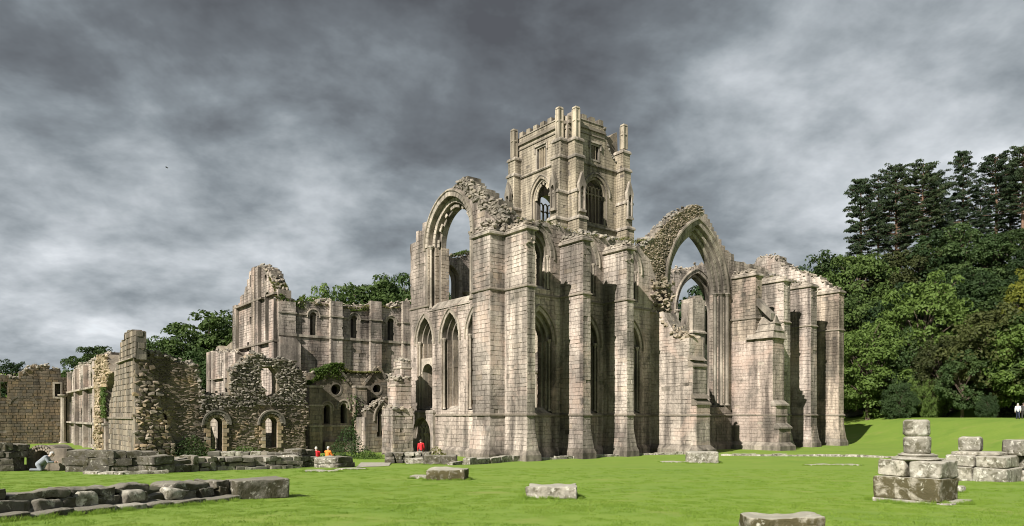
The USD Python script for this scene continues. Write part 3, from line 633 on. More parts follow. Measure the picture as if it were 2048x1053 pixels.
    T.stones(rb, 'rubble', ps, name='rubble_stone', limit=120)
    vs = voussoirs(S, gw, .42, 0, 26, depth=.06, seed=41) + voussoirs(S, gw1, .4, 0, 26, d=-.5, depth=.05, seed=42, skip=.0) + voussoirs(S, gw2, .3, 0, 26, d=-.75, depth=.06, seed=43, skip=.35)
    for a in L0: vs += voussoirs(S, a, .26, 0, 10, depth=.03, seed=44)
    for i in range(2): vs += voussoirs(S, door[i], .26, 0, 9, d=-.5 * i, depth=.07, seed=45 + i)
    T.stones(vs, 'trim', ps, name='voussoir', limit=150)
    hood(T, S, gw, .42, .22, .16, ps)
    for a in L0: hood(T, S, a, .26, .16, .13, ps)
    for c in sl:
        for s in (-1, 1): T.part('shaft', shaft(S, c + s * 1.26, 4.1, 10.2, -.2, .09), 'trim', ps, smooth=40)
    for s in (-1, 1): T.part('shaft', shaft(S, 8.42 + s * 3.3, 13.5, 19.0, -.2, .12), 'trim', ps, smooth=40)
    rv = []
    for i, c in enumerate(sl):
        for hw, u0, u1 in ((1.38, 0, .5), (1.18, .5, .95), (1.0, .95, 1.5)):
            v = c + hw - .04; rv += quad_stones([(-.8 + u1, v, 4.2), (-.8 + u0, v, 4.2), (-.8 + u0, v, 10.4), (-.8 + u1, v, 10.4)][::-1], seed=450 + i, miss=0)
            rv += quad_stones([(-.8 + u0, v, 4.2), (-.8 + u1, v, 4.2), (-.8 + u1, v, 10.4), (-.8 + u0, v, 10.4)], seed=455 + i, miss=0)
    for hw, u0, u1 in ((3.55, 0, .5), (3.1, .5, .95), (2.72, .95, 1.8)):
        v = 8.42 + hw - .04; rv += quad_stones([(-.8 + u0, v, 13.7), (-.8 + u1, v, 13.7), (-.8 + u1, v, 19.2), (-.8 + u0, v, 19.2)], seed=461, miss=0)
    T.stones(rv, 'ashlar', ps)
    # walling-up of the west lancet: an arched lower light left open
    low = mkA(12.55, .98, 7.45, 4.2, .95)
    fill = arch(L1[0], -.01).intersection(sbox(0, 4.1, 30, 8.95)).difference(arch(low))
    T.part('blocking', slab(S, fill, -1.0, -.34), 'trim', ps); T.stones(voussoirs(S, low, .22, 0, 9, d=-.34, depth=.03, seed=47), 'trim', ps, name='voussoir', limit=150)
    # doorway: surround, carved blocking with shafts
    sur = sbox(10.6, -.4, 15.2, 3.75).difference(arch(door[0], .01))
    T.part('door_surround', cat([slab(S, sur, -.05, .26)]), 'trim', ps)
    T.part('coping', band(-1.06, -.7, 10.6, 15.2, 3.72, .3, .08), 'trim', ps)
    T.stones(stones_of(S, sur, seed=471, d=.28), 'ashlar', ps)
    T.part('blocking', slab(S, arch(door[1], .02), -.80, -.53), 'ashlar', ps)
    T.stones(stones_of(S, arch(door[1], -.02), seed=472, d=-.51, proud=.1, course=(.25, .4), length=(.3, .6)), 'ashlar', ps)
    for c in (11.75, 12.3, 12.9, 13.6):
        T.part('shaft', shaft(S, c, .1, 1.5, -.40, .12), 'trim', ps, smooth=40)
        T.stones(voussoirs(S, mkA(c + .3, .32, 1.9, 0, .5), .16, 0, 6, d=-.5, depth=.2, seed=48), 'trim', ps, name='voussoir', limit=150)
    T.part('sill', frus((-.9, 1.0, 4.87, 11.97), 13.2, (-.1, 1.0, 4.87, 11.97), 14.05), 'trim', ps)
    for c in sl: T.part('sill', frus((-.83, 1.0, c - 1.36, c + 1.36), 3.7, (.1, 1.0, c - 1.36, c + 1.36), 4.4), 'trim', ps)
    T.part('string_course', cat([band(-.82, -.6, 2.4, 10.5, 3.48, .2, .1)]), 'string', ps)
    T.part('string_course', cat([band(-.82, -.6, 11.95, 15.3, 13.7, .2, .08), band(-.82, -.6, 2.4, 4.9, 13.5, .2, .08)]), 'string', ps)
    T.part('plinth', cat([ubox(-1.1, -.5, 2.0, 10.6, -.5, .45), frus((-1.1, -.5, 2.0, 10.6), .45, (-.86, -.5, 2.0, 10.6), .75)]), 'ashlar', ps)
    # the buttress of the corner that stands out to the south
    b = .2; vo, v1, u0, u1 = 0.0, 2.44, -2.27, -.7
    P = T.part('buttress', cat([ubox(u0 + .03, u1 + .2, vo + .03, v1 - .03, 0, 18.2), frus((u0 - b, u1, vo - b, v1 + b), .8, (u0 + .02, u1, vo + .02, v1 - .02), 2.7), ubox(u0 - b - .2, u1, vo - b - .2, v1 + b + .2, -.5, .45), frus((u0 - b - .2, u1, vo - b - .2, v1 + b + .2), .45, (u0 - b, u1, vo - b, v1 + b), .8)]), 'mortar'); pb = P
    st = quad_stones([(u0, v1, 2.7), (u0, vo, 2.7), (u0, vo, 18.2), (u0, v1, 18.2)], seed=501) + quad_stones([(u0, vo, 2.7), (u1, vo, 2.7), (u1, vo, 18.2), (u0, vo, 18.2)], seed=502)
    st += quad_stones([(u0 - b, v1 + b, .8), (u0 - b, vo - b, .8), (u0, vo, 2.7), (u0, v1, 2.7)], seed=503) + quad_stones([(u0 - b, vo - b, .8), (u1, vo - b, .8), (u1, vo, 2.7), (u0, vo, 2.7)], seed=504)
    T.stones(st, 'ashlar', pb)
    for z in (3.5, 13.5): T.part('string_course', band(u0, u1, vo, v1, z, .2, .12), 'string', pb)
    T.part('cornice', cat([band(u0, u1 + .3, vo, v1, 17.92, .34, .2), frus((u0 - .1, u1 + .4, vo - .1, v1), 18.24, (u0 + .6, u1 + .4, vo + .4, v1 - .3), 18.75)]), 'trim', pb)
    r = np.random.default_rng(9)
    T.part('loose_stone', cat([rock((r.uniform(u0 + .2, .4), r.uniform(vo - .1, v1), 18.4 + r.uniform(0, .9)), (r.uniform(.25, .55), r.uniform(.25, .55), r.uniform(.18, .35)), r) for _ in range(110)]), 'rubble', pb, kind='stuff')
    # ---- north wall seen from inside, with its own great window
    N = SF(46.4)
    nt = pts(N, (1490, 556), (1500, 540), (1508, 528), (1519, 514), (1535, 512), (1552, 514), (1570, 532), (1590, 543), (1615, 552), (1640, 558), (1665, 565), (1688, 577))
    nt = [p for p in nt if p[0] > -1.5] + [(-1.4, 18.6)]
    n0 = mkA(7.6, 3.4, 17.6, 13.6, 4.4)
    out = clean(Polygon([(15.2, -.5), (15.2, 19.5)] + ragged(nt, .5, .15, 7) + [(-1.4, -.5)]))
    h = [arch(n0, n=40)] + [arch(mkA(c, 1.1, 10.4, 4.2, 2.0)) for c in (3.4, 7.6, 11.8)]
    P = layered(T, N, out, [h, h], [(0, .6), (.597, 1.6)], name='north_wall'); pn = P
    T.stones(stones_of(N, out.difference(shapely.union_all(h)), seed=601), 'ashlar', pn)
    T.stones(top_rubble(N, nt, 1.5, 160, seed=602, size=(.2, .5), pile=.5), 'rubble', pn, name='rubble_stone', limit=120)
    T.stones(voussoirs(N, n0, .45, 0, 26, depth=.05, seed=603), 'trim', pn, name='voussoir', limit=150)
    # ---- west side: wall with tall arches towards the choir
    A = EF(14.0)
    na = mkA(41.5, 4.1, 16.9, 3.0, 5.4)
    wt = [(16.5, 21.0)] + pts(A, (1340, 545), (1352, 536), (1375, 540), (1400, 532), (1425, 528), (1450, 535)) + [(49, 20)]
    wt = [(30.5, 12), (31, 16), (33.5, 20.5)] + [p for p in pts(A, (1338, 546), (1352, 537), (1375, 541), (1400, 531), (1425, 527), (1440, 533)) if p[0] > 33.5] + [(47.5, 21.5)]
    out = clean(Polygon([(30.5, -.5)] + ragged(wt, .5, .25, 12) + [(47.5, -.5)]))
    P = layered(T, A, out, [[arch(na, n=40)], [arch(na, -.4, n=40)]], [(0, .5), (.497, 1.2)], name='arcade_wall'); pa = P
    T.stones(stones_of(A, out.difference(arch(na, .02, n=40)), seed=611), 'ashlar', pa)
    T.stones(voussoirs(A, na, .4, 0, 24, depth=.12, seed=612) + voussoirs(A, mkA(41.5, 3.7, 16.9, 3, 4.95), .36, 0, 24, d=-.5, depth=.1, seed=613), 'trim', pa, name='voussoir', limit=150)
    hood(T, A, na, .42, .2, .22, pa)
    for d_, r_ in ((.12, .24), (-.28, .22)):
        for s in (-1, 1): T.part('shaft', shaft(A, 41.5 + s * (4.25 if d_ > 0 else 3.9), .3, 16.7, d_, r_), 'trim', pa, smooth=40)
    T.stones(top_rubble(A, wt, 1.2, 150, seed=614, size=(.2, .5), pile=.4), 'rubble', pa, name='rubble_stone', limit=120)
    # south bay of the same side, seen through the great south window
    wt = pts(A, (868, 512), (890, 511), (905, 516), (925, 513), (945, 505)) 
    wt = [(-.8, 19.0)] + [(u, z) for u, z in wt if u > -.5] + [(8.2, 19.2), (9.0, 15), (9.3, 11)]
    out = clean(Polygon([(-.8, -.5)] + ragged(wt, .5, .2, 14) + [(9.3, -.5)]))
    sa = mkA(2.95, 1.0, 17.0, 12.2, 1.4); sb = mkA(6.8, .9, 13.2, 10.5, 1.3)
    P = layered(T, A, out, [[arch(sa), arch(sb)], [arch(sa, -.1), arch(sb, -.1)]], [(0, .5), (.497, 1.2)], name='arcade_wall'); pa = P
    T.stones(stones_of(A, out.difference(arch(sa, .02)).difference(arch(sb, .02)), seed=621), 'ashlar', pa)
    T.stones(voussoirs(A, sa, .35, 0, 12, depth=.15, seed=622), 'trim', pa, name='voussoir', limit=150)
    T.part('shaft', shaft(A, 4.9, 4, 15.6, .2, .26), 'trim', pa, smooth=40)
    T.stones(top_rubble(A, wt, 1.2, 110, seed=623, size=(.2, .5), pile=.5) + rubble(A, clean(Polygon([(5.6, 14.5), (7.2, 18.8), (8.4, 19.0), (8.8, 14.5)])), seed=624, proud=(0, .3)), 'rubble', pa, name='rubble_stone', limit=120)
    T.done()
build_chapel()

def build_choir():                                   # the sunlit north side of the choir, seen through the lancets
    S = SF(30.5); T = Thing('choir_wall', 'sunlit inner wall seen in slivers through the chapel lancets', 'wall', org_uv(30.5, 26))
    a = [mkA(c, 1.9, 6.2, 0.3, 3.2) for c in (18.5, 24.5, 30.5, 36.5)]
    o = clean(Polygon([(14.2, -.5)] + ragged([(14.2, 11.5), (18, 13.5), (23, 12.5), (27, 14.0), (34, 12.5), (45.0, 13.0)], .5, .3, 91) + [(45.0, -.5)]))
    P = layered(T, S, o, [[], []], [(0, .5), (.497, 1.1)]); T.stones(stones_of(S, o, seed=630), 'ashlar', P)
    for x in a: T.stones(voussoirs(S, x, .35, 0, 16, depth=.1, seed=631), 'trim', P, name='voussoir'); T.part('shaft', shaft(S, x[0] - 2.6, .2, 9.5, .2, .22), 'trim', P, smooth=40)
    T.part('string_course', slab(S, sbox(14.2, 10.0, 45.0, 10.22), -.02, .16), 'trim', P)
    T.stones(top_rubble(S, [(14.5, 11.6), (18, 13.5), (23, 12.5), (27, 14.0), (33, 12.0)], 1.0, 80, seed=632, size=(.2, .5), pile=.4), 'rubble', P, name='rubble_stone', limit=40)
    T.done()
build_choir()

def build_choir_pier():                              # broken pier and arch seen low through the great east window
    E = EF(27.0); T = Thing('pier_fragment', 'pale broken pier with a narrow arch beyond the great east window', 'ruin', org_uv(52, 27))
    o = pts(E, (1346, 905), (1346, 672), (1360, 655), (1374, 645), (1380, 600), (1390, 592), (1404, 592), (1408, 606), (1418, 602), (1432, 606), (1438, 640), (1452, 660), (1456, 905)); o = clean(Polygon([o[0]] + ragged(o[1:-1], .5, .15, 15) + [o[-1]]))
    a, b = E.px(1411, 650)[0], E.px(1424, 650)[0]; A = mkA((a + b) / 2, (b - a) / 2, E.px(1417, 624)[1], E.px(1417, 690)[1], (b - a) * .6)
    P = layered(T, E, o, [[arch(A)], [arch(A, -.15)]], [(0, .6), (.597, 1.3)]); T.stones(stones_of(E, o.difference(arch(A, .02)), seed=640), 'trim', P); T.stones(voussoirs(E, A, .35, 0, 9, depth=.15, seed=641), 'trim', P, name='voussoir')
    u = E.px(1379, 700)[0]; S = SF(u); z = E.px(1390, 600)[1]; q = sbox(26.4, 0, 28.6, z); Q = T.part('pier', ubox(u + .03, u + 3.0, 26.42, 27.2, 0, z), 'trim'); T.stones(ashlar(S, q, seed=642), 'trim', Q); T.stones(ashlar(EF(26.4), sbox(u, 0, u + 3.0, z), seed=643), 'trim', Q)
    T.part('capital', band(u, u + 3.0, 26.4, 27.3, E.px(1390, 668)[1], .5, .25), 'trim', Q)
    T.done()
build_choir_pier()
# ---------------------------------------------------------------- the great tower
def build_tower():
    vT = 36.0; uT = uat(1136, vT)[0]; E, S = EF(vT), SF(uT)
    uN = uat(1243, vT)[0]; vW = vat(1030, uT)[0]
    T = Thing('bell_tower', 'tall square tower with broken battlements, corner pinnacles and pointed belfry windows', 'tower', org_uv((uT + uN) / 2, (vT + vW) / 2))
    zc = lambda F, x, y: F.px(x, y)[1]
    zstr = zc(E, 1200, 338); zpar = zc(E, 1185, 263); ztopE = zc(E, 1180, 239); zcor = zc(E, 1136, 442)
    # belfry windows
    ea = E.px(1191, 354); el = E.px(1171, 395)[0]; er = E.px(1214, 395)[0]; ez = E.px(1191, 388)[1]; eb = E.px(1191, 447)[1]
    Ae = mkA((el + er) / 2, (er - el) / 2, ez, eb, ea[1] - ez)
    sa = S.px(1080, 358); sl_ = S.px(1063.5, 400)[0]; sr = S.px(1100, 400)[0]; sz = S.px(1080, 397)[1]; sb_ = S.px(1080, 446)[1]
    As = mkA((sl_ + sr) / 2, (sl_ - sr) / 2, sz, sb_, sa[1] - sz)
    we = (E.px(1182, 290), E.px(1197, 322)); ws = (S.px(1074, 300), S.px(1092, 334))
    wE = sbox(min(we[0][0], we[1][0]), we[1][1], max(we[0][0], we[1][0]), we[0][1]); wS = sbox(min(ws[0][0], ws[1][0]), ws[1][1], max(ws[0][0], ws[1][0]), ws[0][1])
    zb = 12.0
    hi = zc(E, 1160, 226); lo = zc(E, 1180, 244)
    # east wall with its broken top
    eo = [(uT, zb), (uT, hi - 1.0)] + [(uT + 1.2, hi - 1.0)]
    m = uT + 1.2; up = True
    while m < E.px(1207, 250)[0]:
        w = .95 if up else .85; eo += [(m, hi if up else lo), (m + w, hi if up else lo)]; m += w; up = not up
    eo += pts(E, (1209, 262), (1213, 275), (1217, 296), (1222, 310), (1228, 322), (1236, 330)) + [(uN, zc(E, 1240, 335))]
    eo += [(uN, zb)]
    eo = clean(Polygon(eo)); he0 = [arch(Ae, .0), wE]; he1 = [arch(Ae, -.4), wE.buffer(-.12)]; 
    Pe = layered(T, E, eo, [he0, he1], [(0, .6), (.597, 1.5)], name='east_wall')
    faceE = eo.difference(shapely.union_all(he0).buffer(.01))
    T.stones(stones_of(E, faceE, seed=701, course=(.32, .5), length=(.6, 1.2), joint=.006, proud=.012), 'tower', Pe)
    so = [(vW, zb), (vW, lo)]
    m = vW - 1.2; up = True; so += [(m, lo)]
    while m > vT + 1.6:
        w = .95 if up else .85; so += [(m, hi if up else lo), (m - w, hi if up else lo)]; m -= w; up = not up
    so += [(vT + .3, hi - 1), (vT + .3, zb)]
    so = clean(Polygon(so)); hs0 = [arch(As), wS]; hs1 = [arch(As, -.45), wS.buffer(-.12)]
    Ps = layered(T, S, so, [hs0, hs1], [(0, .7), (.697, 1.5)], name='south_wall')
    T.stones(stones_of(S, so.difference(shapely.union_all(hs0).buffer(.01)), seed=702, course=(.32, .5), length=(.6, 1.2), joint=.006, proud=.012), 'tower', Ps)
    # far walls, with belfry openings that let the sky through
    Wf, Nf = EF(vW), SF(uN)
    wo = sbox(uT + .3, zb, uN - .3, lo - .3); T.part('west_wall', slab(Wf, wo.difference(arch(Ae)), 0, 1.3), 'tower')
    no = sbox(vT + 1.5, zb, vW - .1, zc(E, 1240, 318)); T.part('north_wall', slab(Nf, no.difference(arch(As)), 0, 1.3), 'tower')
    # roof-line scars, inner floor is gone; strings and parapet moulding
    for F, P, a0, a1 in ((E, Pe, uT, uN), (S, Ps, vT, vW)):
        for z, h in ((zstr, .35), (zcor - .2, .4)):
            q = sbox(min(a0, a1), z, max(a0, a1), z + h); T.part('string_course', cat([slab(F, q, -.02, .22), slab(F, q.buffer(-.1), -.02, .30)]), 'trim', P)
    pe = clean(Polygon([(uT, zpar), (E.px(1209, 268)[0], zpar), (E.px(1209, 268)[0], zpar + .45), (uT, zpar + .45)]))
    T.part('parapet_string', cat([slab(E, pe, -.02, .3), slab(E, affinity.translate(pe, 0, -.9).buffer(-.12), -.02, .16)]), 'string', Pe)
    ps_ = sbox(vT + .3, zpar, vW, zpar + .45); T.part('parapet_string', cat([slab(S, ps_, -.02, .3), slab(S, affinity.translate(ps_, 0, -.9).buffer(-.12), -.02, .16)]), 'string', Ps)
    for F, P, (x0, x1) in ((E, Pe, (uT + 1.3, E.px(1206, 250)[0])), (S, Ps, (vT + 1.6, vW - 1.3))):
        T.part('coping', slab(F, sbox(min(x0, x1), lo - .08, max(x0, x1), lo + .06), -1.3, .12), 'trim', P)
    # tracery
    def tracery(F, A, P, bars, d):
        c, hw, zs, z0, R = A; hw -= .45
        for i in range(1, bars):
            a = c - hw + 2 * hw * i / bars; T.part('mullion', slab(F, sbox(a - .09, z0, a + .09, zs + .35 * hw), d - .3, d), 'tracery', P)
        for i in range(bars):
            a = c - hw + 2 * hw * (i + .5) / bars; r_ = hw / bars; B = mkA(a, r_, zs - .5, z0, r_ * 1.3)
            T.part('tracery_head', cat([slab(F, ring(B, -.02, .14, zs - .6), d - .25, d - .03), slab(F, ring(mkA(a, r_ * .7, zs + r_ * 2.1, z0, r_), 0, .12, zs + r_), d - .25, d - .03)]), 'tracery', P)
        T.part('transom', slab(F, sbox(c - hw, z0 + (zs - z0) * .45, c + hw, z0 + (zs - z0) * .45 + .14), d - .28, d - .02), 'tracery', P) if bars == 3 else None
    tracery(E, Ae, Pe, 5, -.62); 
    tracery(Wf, Ae, Ps, 4, .3)
    tracery(Nf, As, Ps, 4, .3)
    for F, A, P in ((E, Ae, Pe), (S, As, Ps)):
        T.stones(voussoirs(F, A, .42, 0, 16, depth=.04, seed=71), 'tower', P, name='voussoir')
        hood(T, F, A, .42, .25, .2, P)
        for o, d in ((-.18, -.25),): T.part('arch_order', slab(F, ring(A, -.34, 0, A[3]), -.6, -.3), 'tower', P)
    # carved remains of the lost tracery hang in the south window
    T.stones(voussoirs(S, As, -.55, -.3, 14, d=-.55, depth=.15, seed=72, skip=.35), 'tower', Ps, name='voussoir')
    for F, P, w, n in ((E, Pe, wE, 3), (S, Ps, wS, 4)):
        x0, z0, x1, z1 = w.bounds
        for i in range(1, n): T.part('mullion', slab(F, sbox(x0 + (x1 - x0) * i / n - .09, z0, x0 + (x1 - x0) * i / n + .09, z1), -.5, -.12), 'tracery', P)
        T.part('window_frame', slab(F, w.buffer(.28, join_style=2).difference(w), -.02, .06), 'trim', P)
        T.part('hood_mould', cat([slab(F, sbox(x0 - .5, z1 + .3, x1 + .5, z1 + .55), -.02, .3)] + [slab(F, sbox(x - .12, z1 - .6, x + .12, z1 + .3), -.02, .25) for x in (x0 - .4, x1 + .4)]), 'trim', P)
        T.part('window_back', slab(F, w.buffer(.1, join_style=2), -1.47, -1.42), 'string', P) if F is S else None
    # buttresses: stages get narrower upwards, each ends in a sloping offset
    def but(u0, u1, v0, v1, stages, seed, faces):
        # stages: (z_top, how far it stands out); grows from the wall in the direction named by faces
        ms = []; st = []; z = zb; offs = []
        for i, (zt, o) in enumerate(stages):
            if faces == 'E': r = (u0, u1, v0 - o, v1)
            else: r = (u0 - o, u1, v0, v1)
            ms.append(frus(tuple(x + e for x, e in zip(r, (.03, -.03, .03, -.03))), z, tuple(x + e for x, e in zip(r, (.03, -.03, .03, -.03))), zt))
            st += quad_stones([(r[0], r[3], z), (r[0], r[2], z), (r[0], r[2], zt), (r[0], r[3], zt)], seed=seed + i, course=(.35, .5), joint=.006, proud=.012)
            st += quad_stones([(r[0], r[2], z), (r[1], r[2], z), (r[1], r[2], zt), (r[0], r[2], zt)], seed=seed + 5 + i, course=(.35, .5), joint=.006, proud=.012)
            st += quad_stones([(r[1], r[2], z), (r[1], r[3], z), (r[1], r[3], zt), (r[1], r[2], zt)], seed=seed + 8 + i, course=(.35, .5), joint=.006, proud=.012)
            offs.append(band(r[0], r[1], r[2], r[3], zt - .1, .55, .18)); z = zt
        P = T.part('corner_buttress', cat(ms), 'mortar'); T.stones(st, 'tower', P)
        for o in offs: T.part('offset', o, 'trim', P)
        return P
    z1, z2, z3 = zc(E, 1136, 442), zc(E, 1136, 388), zc(E, 1136, 318); z4 = zc(E, 1136, 284)
    stg = [(z1, 2.4), (z2, 2.0), (z3, 1.7), (z4, 1.5)]
    wE_ = uat(1164, vT - 1.7)[0] - uT
    b1 = but(uT, uT + 1.75, vT, vT + .5, stg, 720, 'E')
    b2 = but(uT, uT + .5, vT + .02, vT + 1.9, stg, 740, 'S')
    b3 = but(uN - 1.2, uN + .4, vT, vT + .5, [(z1, 2.4), (z2, 2.0), (z3, 1.7), (zc(E, 1240, 312), 1.5)], 760, 'E')
    b4 = but(uT, uT + .5, vW - 1.7, vW + .2, [(z1, 2.2), (z2, 1.9), (zc(S, 1030, 360), 1.5), (zc(S, 1030, 328), 1.3)], 780, 'S')
    def pinnacle(u0, u1, v0, v1, za, zt, P):
        c = ((u0 + u1) / 2, (v0 + v1) / 2); h = zt - za
        T.part('pinnacle', cat([ubox(u0, u1, v0, v1, za, zt - .2), band(u0, u1, v0, v1, za + h * .55, .3, .1), frus((u0 - .08, u1 + .08, v0 - .08, v1 + .08), zt - .3, (u0 - .02, u1 + .02, v0 - .02, v1 + .02), zt - .02)] +
            [ubox(u0 - .09, u0 + .1, v0 - .09, v0 + .1, za, zt - .4), ubox(u1 - .1, u1 + .09, v0 - .09, v0 + .1, za, zt - .4), ubox(u0 - .09, u0 + .1, v1 - .1, v1 + .09, za, zt - .4)]), 'tower', P)
    zt = zc(E, 1151, 221)
    pinnacle(uT + .45, uT + 1.2, vT - 1.3, vT - .55, z4 + .3, zt, b1)
    pinnacle(uT - 1.3, uT - .55, vT + .55, vT + 1.3, z4 + .3, zt + .1, b2)
    pinnacle(uN - .75, uN, vT - 1.25, vT - .5, zc(E, 1247, 305), zc(E, 1247, 256), b3)
    pinnacle(uT - 1.15, uT - .4, vW - 1.15, vW - .4, zc(S, 1028, 322), zc(S, 1028, 266), b4)
    T.part('turret_shaft', cat([ubox(uT + .3, uT + .8, vT + .3, vT + .8, z4 - .5, zt - 1.2), band(uT + .3, uT + .8, vT + .3, vT + .8, zt - 3.2, .4, .15)]), 'tower')
    # gabled niches on the buttress faces
    for F, P, px_, py_, d in ((E, b1, 1161, 395, 2.05), (E, b3, 1256, 412, 2.05), (S, b2, 1116, 392, 2.05), (S, b4, 1023, 412, 1.95)):
        a, z = F.px(px_, py_); A_ = abs(d)
        a = {id(b1): uT + .88, id(b3): uN - .4, id(b2): vT + .95, id(b4): vW - .75}.get(id(P), a)
        g = Polygon([(a - .62, z), (a + .62, z), (a + .75, z + 1.1), (a, z + 3.1), (a - .75, z + 1.1)])
        nich = arch(mkA(a, .34, z + .4, z - 2.6, .5)); fr = sbox(a - .55, z - 2.8, a + .55, z + .4).union(g).difference(nich)
        T.part('niche', cat([slab(F, fr, d - .2, d + .32), slab(F, sbox(a - .65, z - 3.1, a + .65, z - 2.75), d - .2, d + .45), slab(F, sbox(a - .16, z - 2.6, a + .16, z - .9), d - .1, d + .18), slab(F, Point(a, z - .65).buffer(.2), d - .1, d + .2)]), 'trim', P)
    # rubble where the north end of the battlements has fallen
    br = pts(E, (1208, 258), (1213, 275), (1218, 297), (1226, 318), (1236, 328))
    T.part('loose_stone', cat(top_rubble(E, br, 1.4, 130, size=(.3, .7), pile=.3, seed=77)), 'rubble', Pe, kind='stuff')
    nb = [(vT + 1.5, zc(E, 1240, 316)), (vT + 4, zc(E, 1240, 300)), (vT + 7, zc(E, 1240, 285)), (vW - 1, zc(E, 1240, 270))]
    T.part('wall_stump', slab(Nf, clean(Polygon([(vT + .2, zb + 20), (vT + .4, zc(E, 1240, 318))] + ragged(nb, .8, .5, 5) + [(vW - 1, zb + 20)])), -.8, .6), 'tower')
    T.part('wall_stump', slab(EF(vT + 1.0), clean(Polygon(pts(E, (1212, 330), (1215, 290), (1222, 276), (1232, 266), (1240, 262), (1243, 330)))), -.8, .3), 'brown')
    T.done()
build_tower()

# ---------------------------------------------------------------- south transept behind
def build_transept():
    v0 = 38.0; E = EF(v0); u0 = uat(555.5, v0)[0]; S = SF(u0)
    T = Thing('transept', 'roofless transept with a tall broken gable end and a row of round headed windows', 'ruin', org_uv(u0 + 8, v0 + 6))
    g = pts(S, (472, 905), (472, 624), (476, 608), (480, 594), (488, 588), (491, 574), (494, 560), (498, 544), (511, 535), (525, 535), (534, 541), (541, 553), (545, 562), (549, 572), (553, 580), (556, 596), (556, 905))
    out = clean(Polygon([g[0]] + ragged(g[1:-1], .7, .12, 51) + [g[-1]]))
    def A(F, xl, xr, yt, ys, yb):
        a, b = sorted((F.px(xl, ys)[0], F.px(xr, ys)[0])); c = (a + b) / 2; zs = F.px((xl + xr) / 2, ys)[1]
        return mkA(c, (b - a) / 2, zs, F.px((xl + xr) / 2, yb)[1], (b - a) / 2 * 1.02)
    l1 = A(S, 530.5, 539.5, 590, 598, 681)
    oc = Point(S.px(531.5, 556)).buffer(.42); slits = [sbox(*_bb(S, 499, 504, 634, 650)), sbox(*_bb(S, 494, 498, 685, 704)), sbox(*_bb(S, 500, 502, 551, 575))]
    P = layered(T, S, out, [[arch(l1), oc] + slits, [arch(l1, -.25)] + slits, ], [(0, .5), (.497, 1.6)], name='gable_wall')
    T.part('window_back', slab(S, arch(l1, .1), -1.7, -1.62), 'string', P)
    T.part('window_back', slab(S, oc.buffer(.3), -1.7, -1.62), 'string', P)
    T.stones(stones_of(S, out.difference(shapely.union_all([arch(l1), oc] + slits)), seed=801, joint=.006, proud=.015), 'ashlar', P)
    T.stones(voussoirs(S, l1, .3, 0, 10, depth=.06, seed=80), 'trim', P, name='voussoir')
    # flat pilasters on the gable
    for x0, x1, yt in ((510, 516, 536), (518, 523, 536), (472, 478, 612), (545, 555, 600)):
        a, z = S.px(x0, 700); b, _ = S.px(x1, 700); a, b = sorted((a, b)); zt = S.px((x0 + x1) / 2, yt)[1]
        q = sbox(a, 0, b, zt); Q = T.part('pilaster', slab(S, q, -.02, .42), 'mortar'); T.stones(ashlar(S, q, seed=int(x0), d=.45, joint=.006, proud=.015) , 'ashlar', Q)
        if x0 == 472: T.part('pilaster', slab(EF(a), sbox(u0 - .42, 0, u0, zt), 0, .05), 'trim', Q)
    for y0, y1 in ((605, 592), (698, 681)):
        z = S.px(530, (y0 + y1) / 2)[1]; q = sbox(S.px(555.5, 700)[0], z, S.px(474, 700)[0], z + .22); T.part('string_course', slab(S, q.difference(arch(l1, .1)), -.02, .55 if y0 > 650 else .5), 'string', P)
    # east wall
    t = pts(E, (556, 598), (575, 604), (600, 607), (640, 604), (660, 602), (680, 612), (700, 613), (737, 611), (760, 616), (790, 611), (806, 607), (822, 602))
    out = clean(Polygon([(u0, 0)] + [(u0, t[0][1])] + ragged(t, .7, .2, 52) + [(t[-1][0], 0)]))
    wins = [A(E, 620, 633.5, 624, 632, 672), A(E, 702, 715, 632, 639, 677), A(E, 775, 788.5, 638, 645, 684)]
    P = layered(T, E, out, [[arch(w) for w in wins], [arch(w, -.28) for w in wins]], [(0, .6), (.597, 1.5)], name='east_wall')
    T.stones(stones_of(E, out.difference(shapely.union_all([arch(w) for w in wins])), seed=811, joint=.006, proud=.02), 'ashlar', P)
    for w in wins:
        T.stones(voussoirs(E, w, .26, 0, 10, depth=.05, seed=82), 'trim', P, name='voussoir'); hood(T, E, w, .28, .16, .16, P)
        rv = quad_stones([(w[0] + w[1] - .04, v0 + .6, w[3]), (w[0] + w[1] - .04, v0, w[3]), (w[0] + w[1] - .04, v0, w[2]), (w[0] + w[1] - .04, v0 + .6, w[2])], seed=83); T.stones(rv, 'trim', P)
    T.part('window_back', slab(E, arch(wins[0], .1).intersection(sbox(-99, 0, 99, wins[0][2] - .6)), -1.5, -1.42), 'ashlar', P)
    for x0, x1 in ((556, 590), (658.5, 681.5), (737.5, 759.5), (802, 816)):
        a, _ = E.px(x0, 700); b, _ = E.px(x1, 700); zt = E.px((x0 + x1) / 2, 604)[1]; pr = .55 if x0 > 600 else .3
        q = sbox(a, 0, b, zt); Q = T.part('pilaster', slab(E, q, -.02, pr - .035), 'mortar'); T.stones(ashlar(E, q, seed=int(x0), d=pr, joint=.006, proud=.015), 'ashlar', Q)
        T.stones(quad_stones([(a, v0, 0), (a, v0 - pr, 0), (a, v0 - pr, zt), (a, v0, zt)], seed=int(x0) + 1, length=(.5, .6)), 'trim', Q)
    zs = E.px(700, 681)[1]; zu = E.px(660, 635)[1]
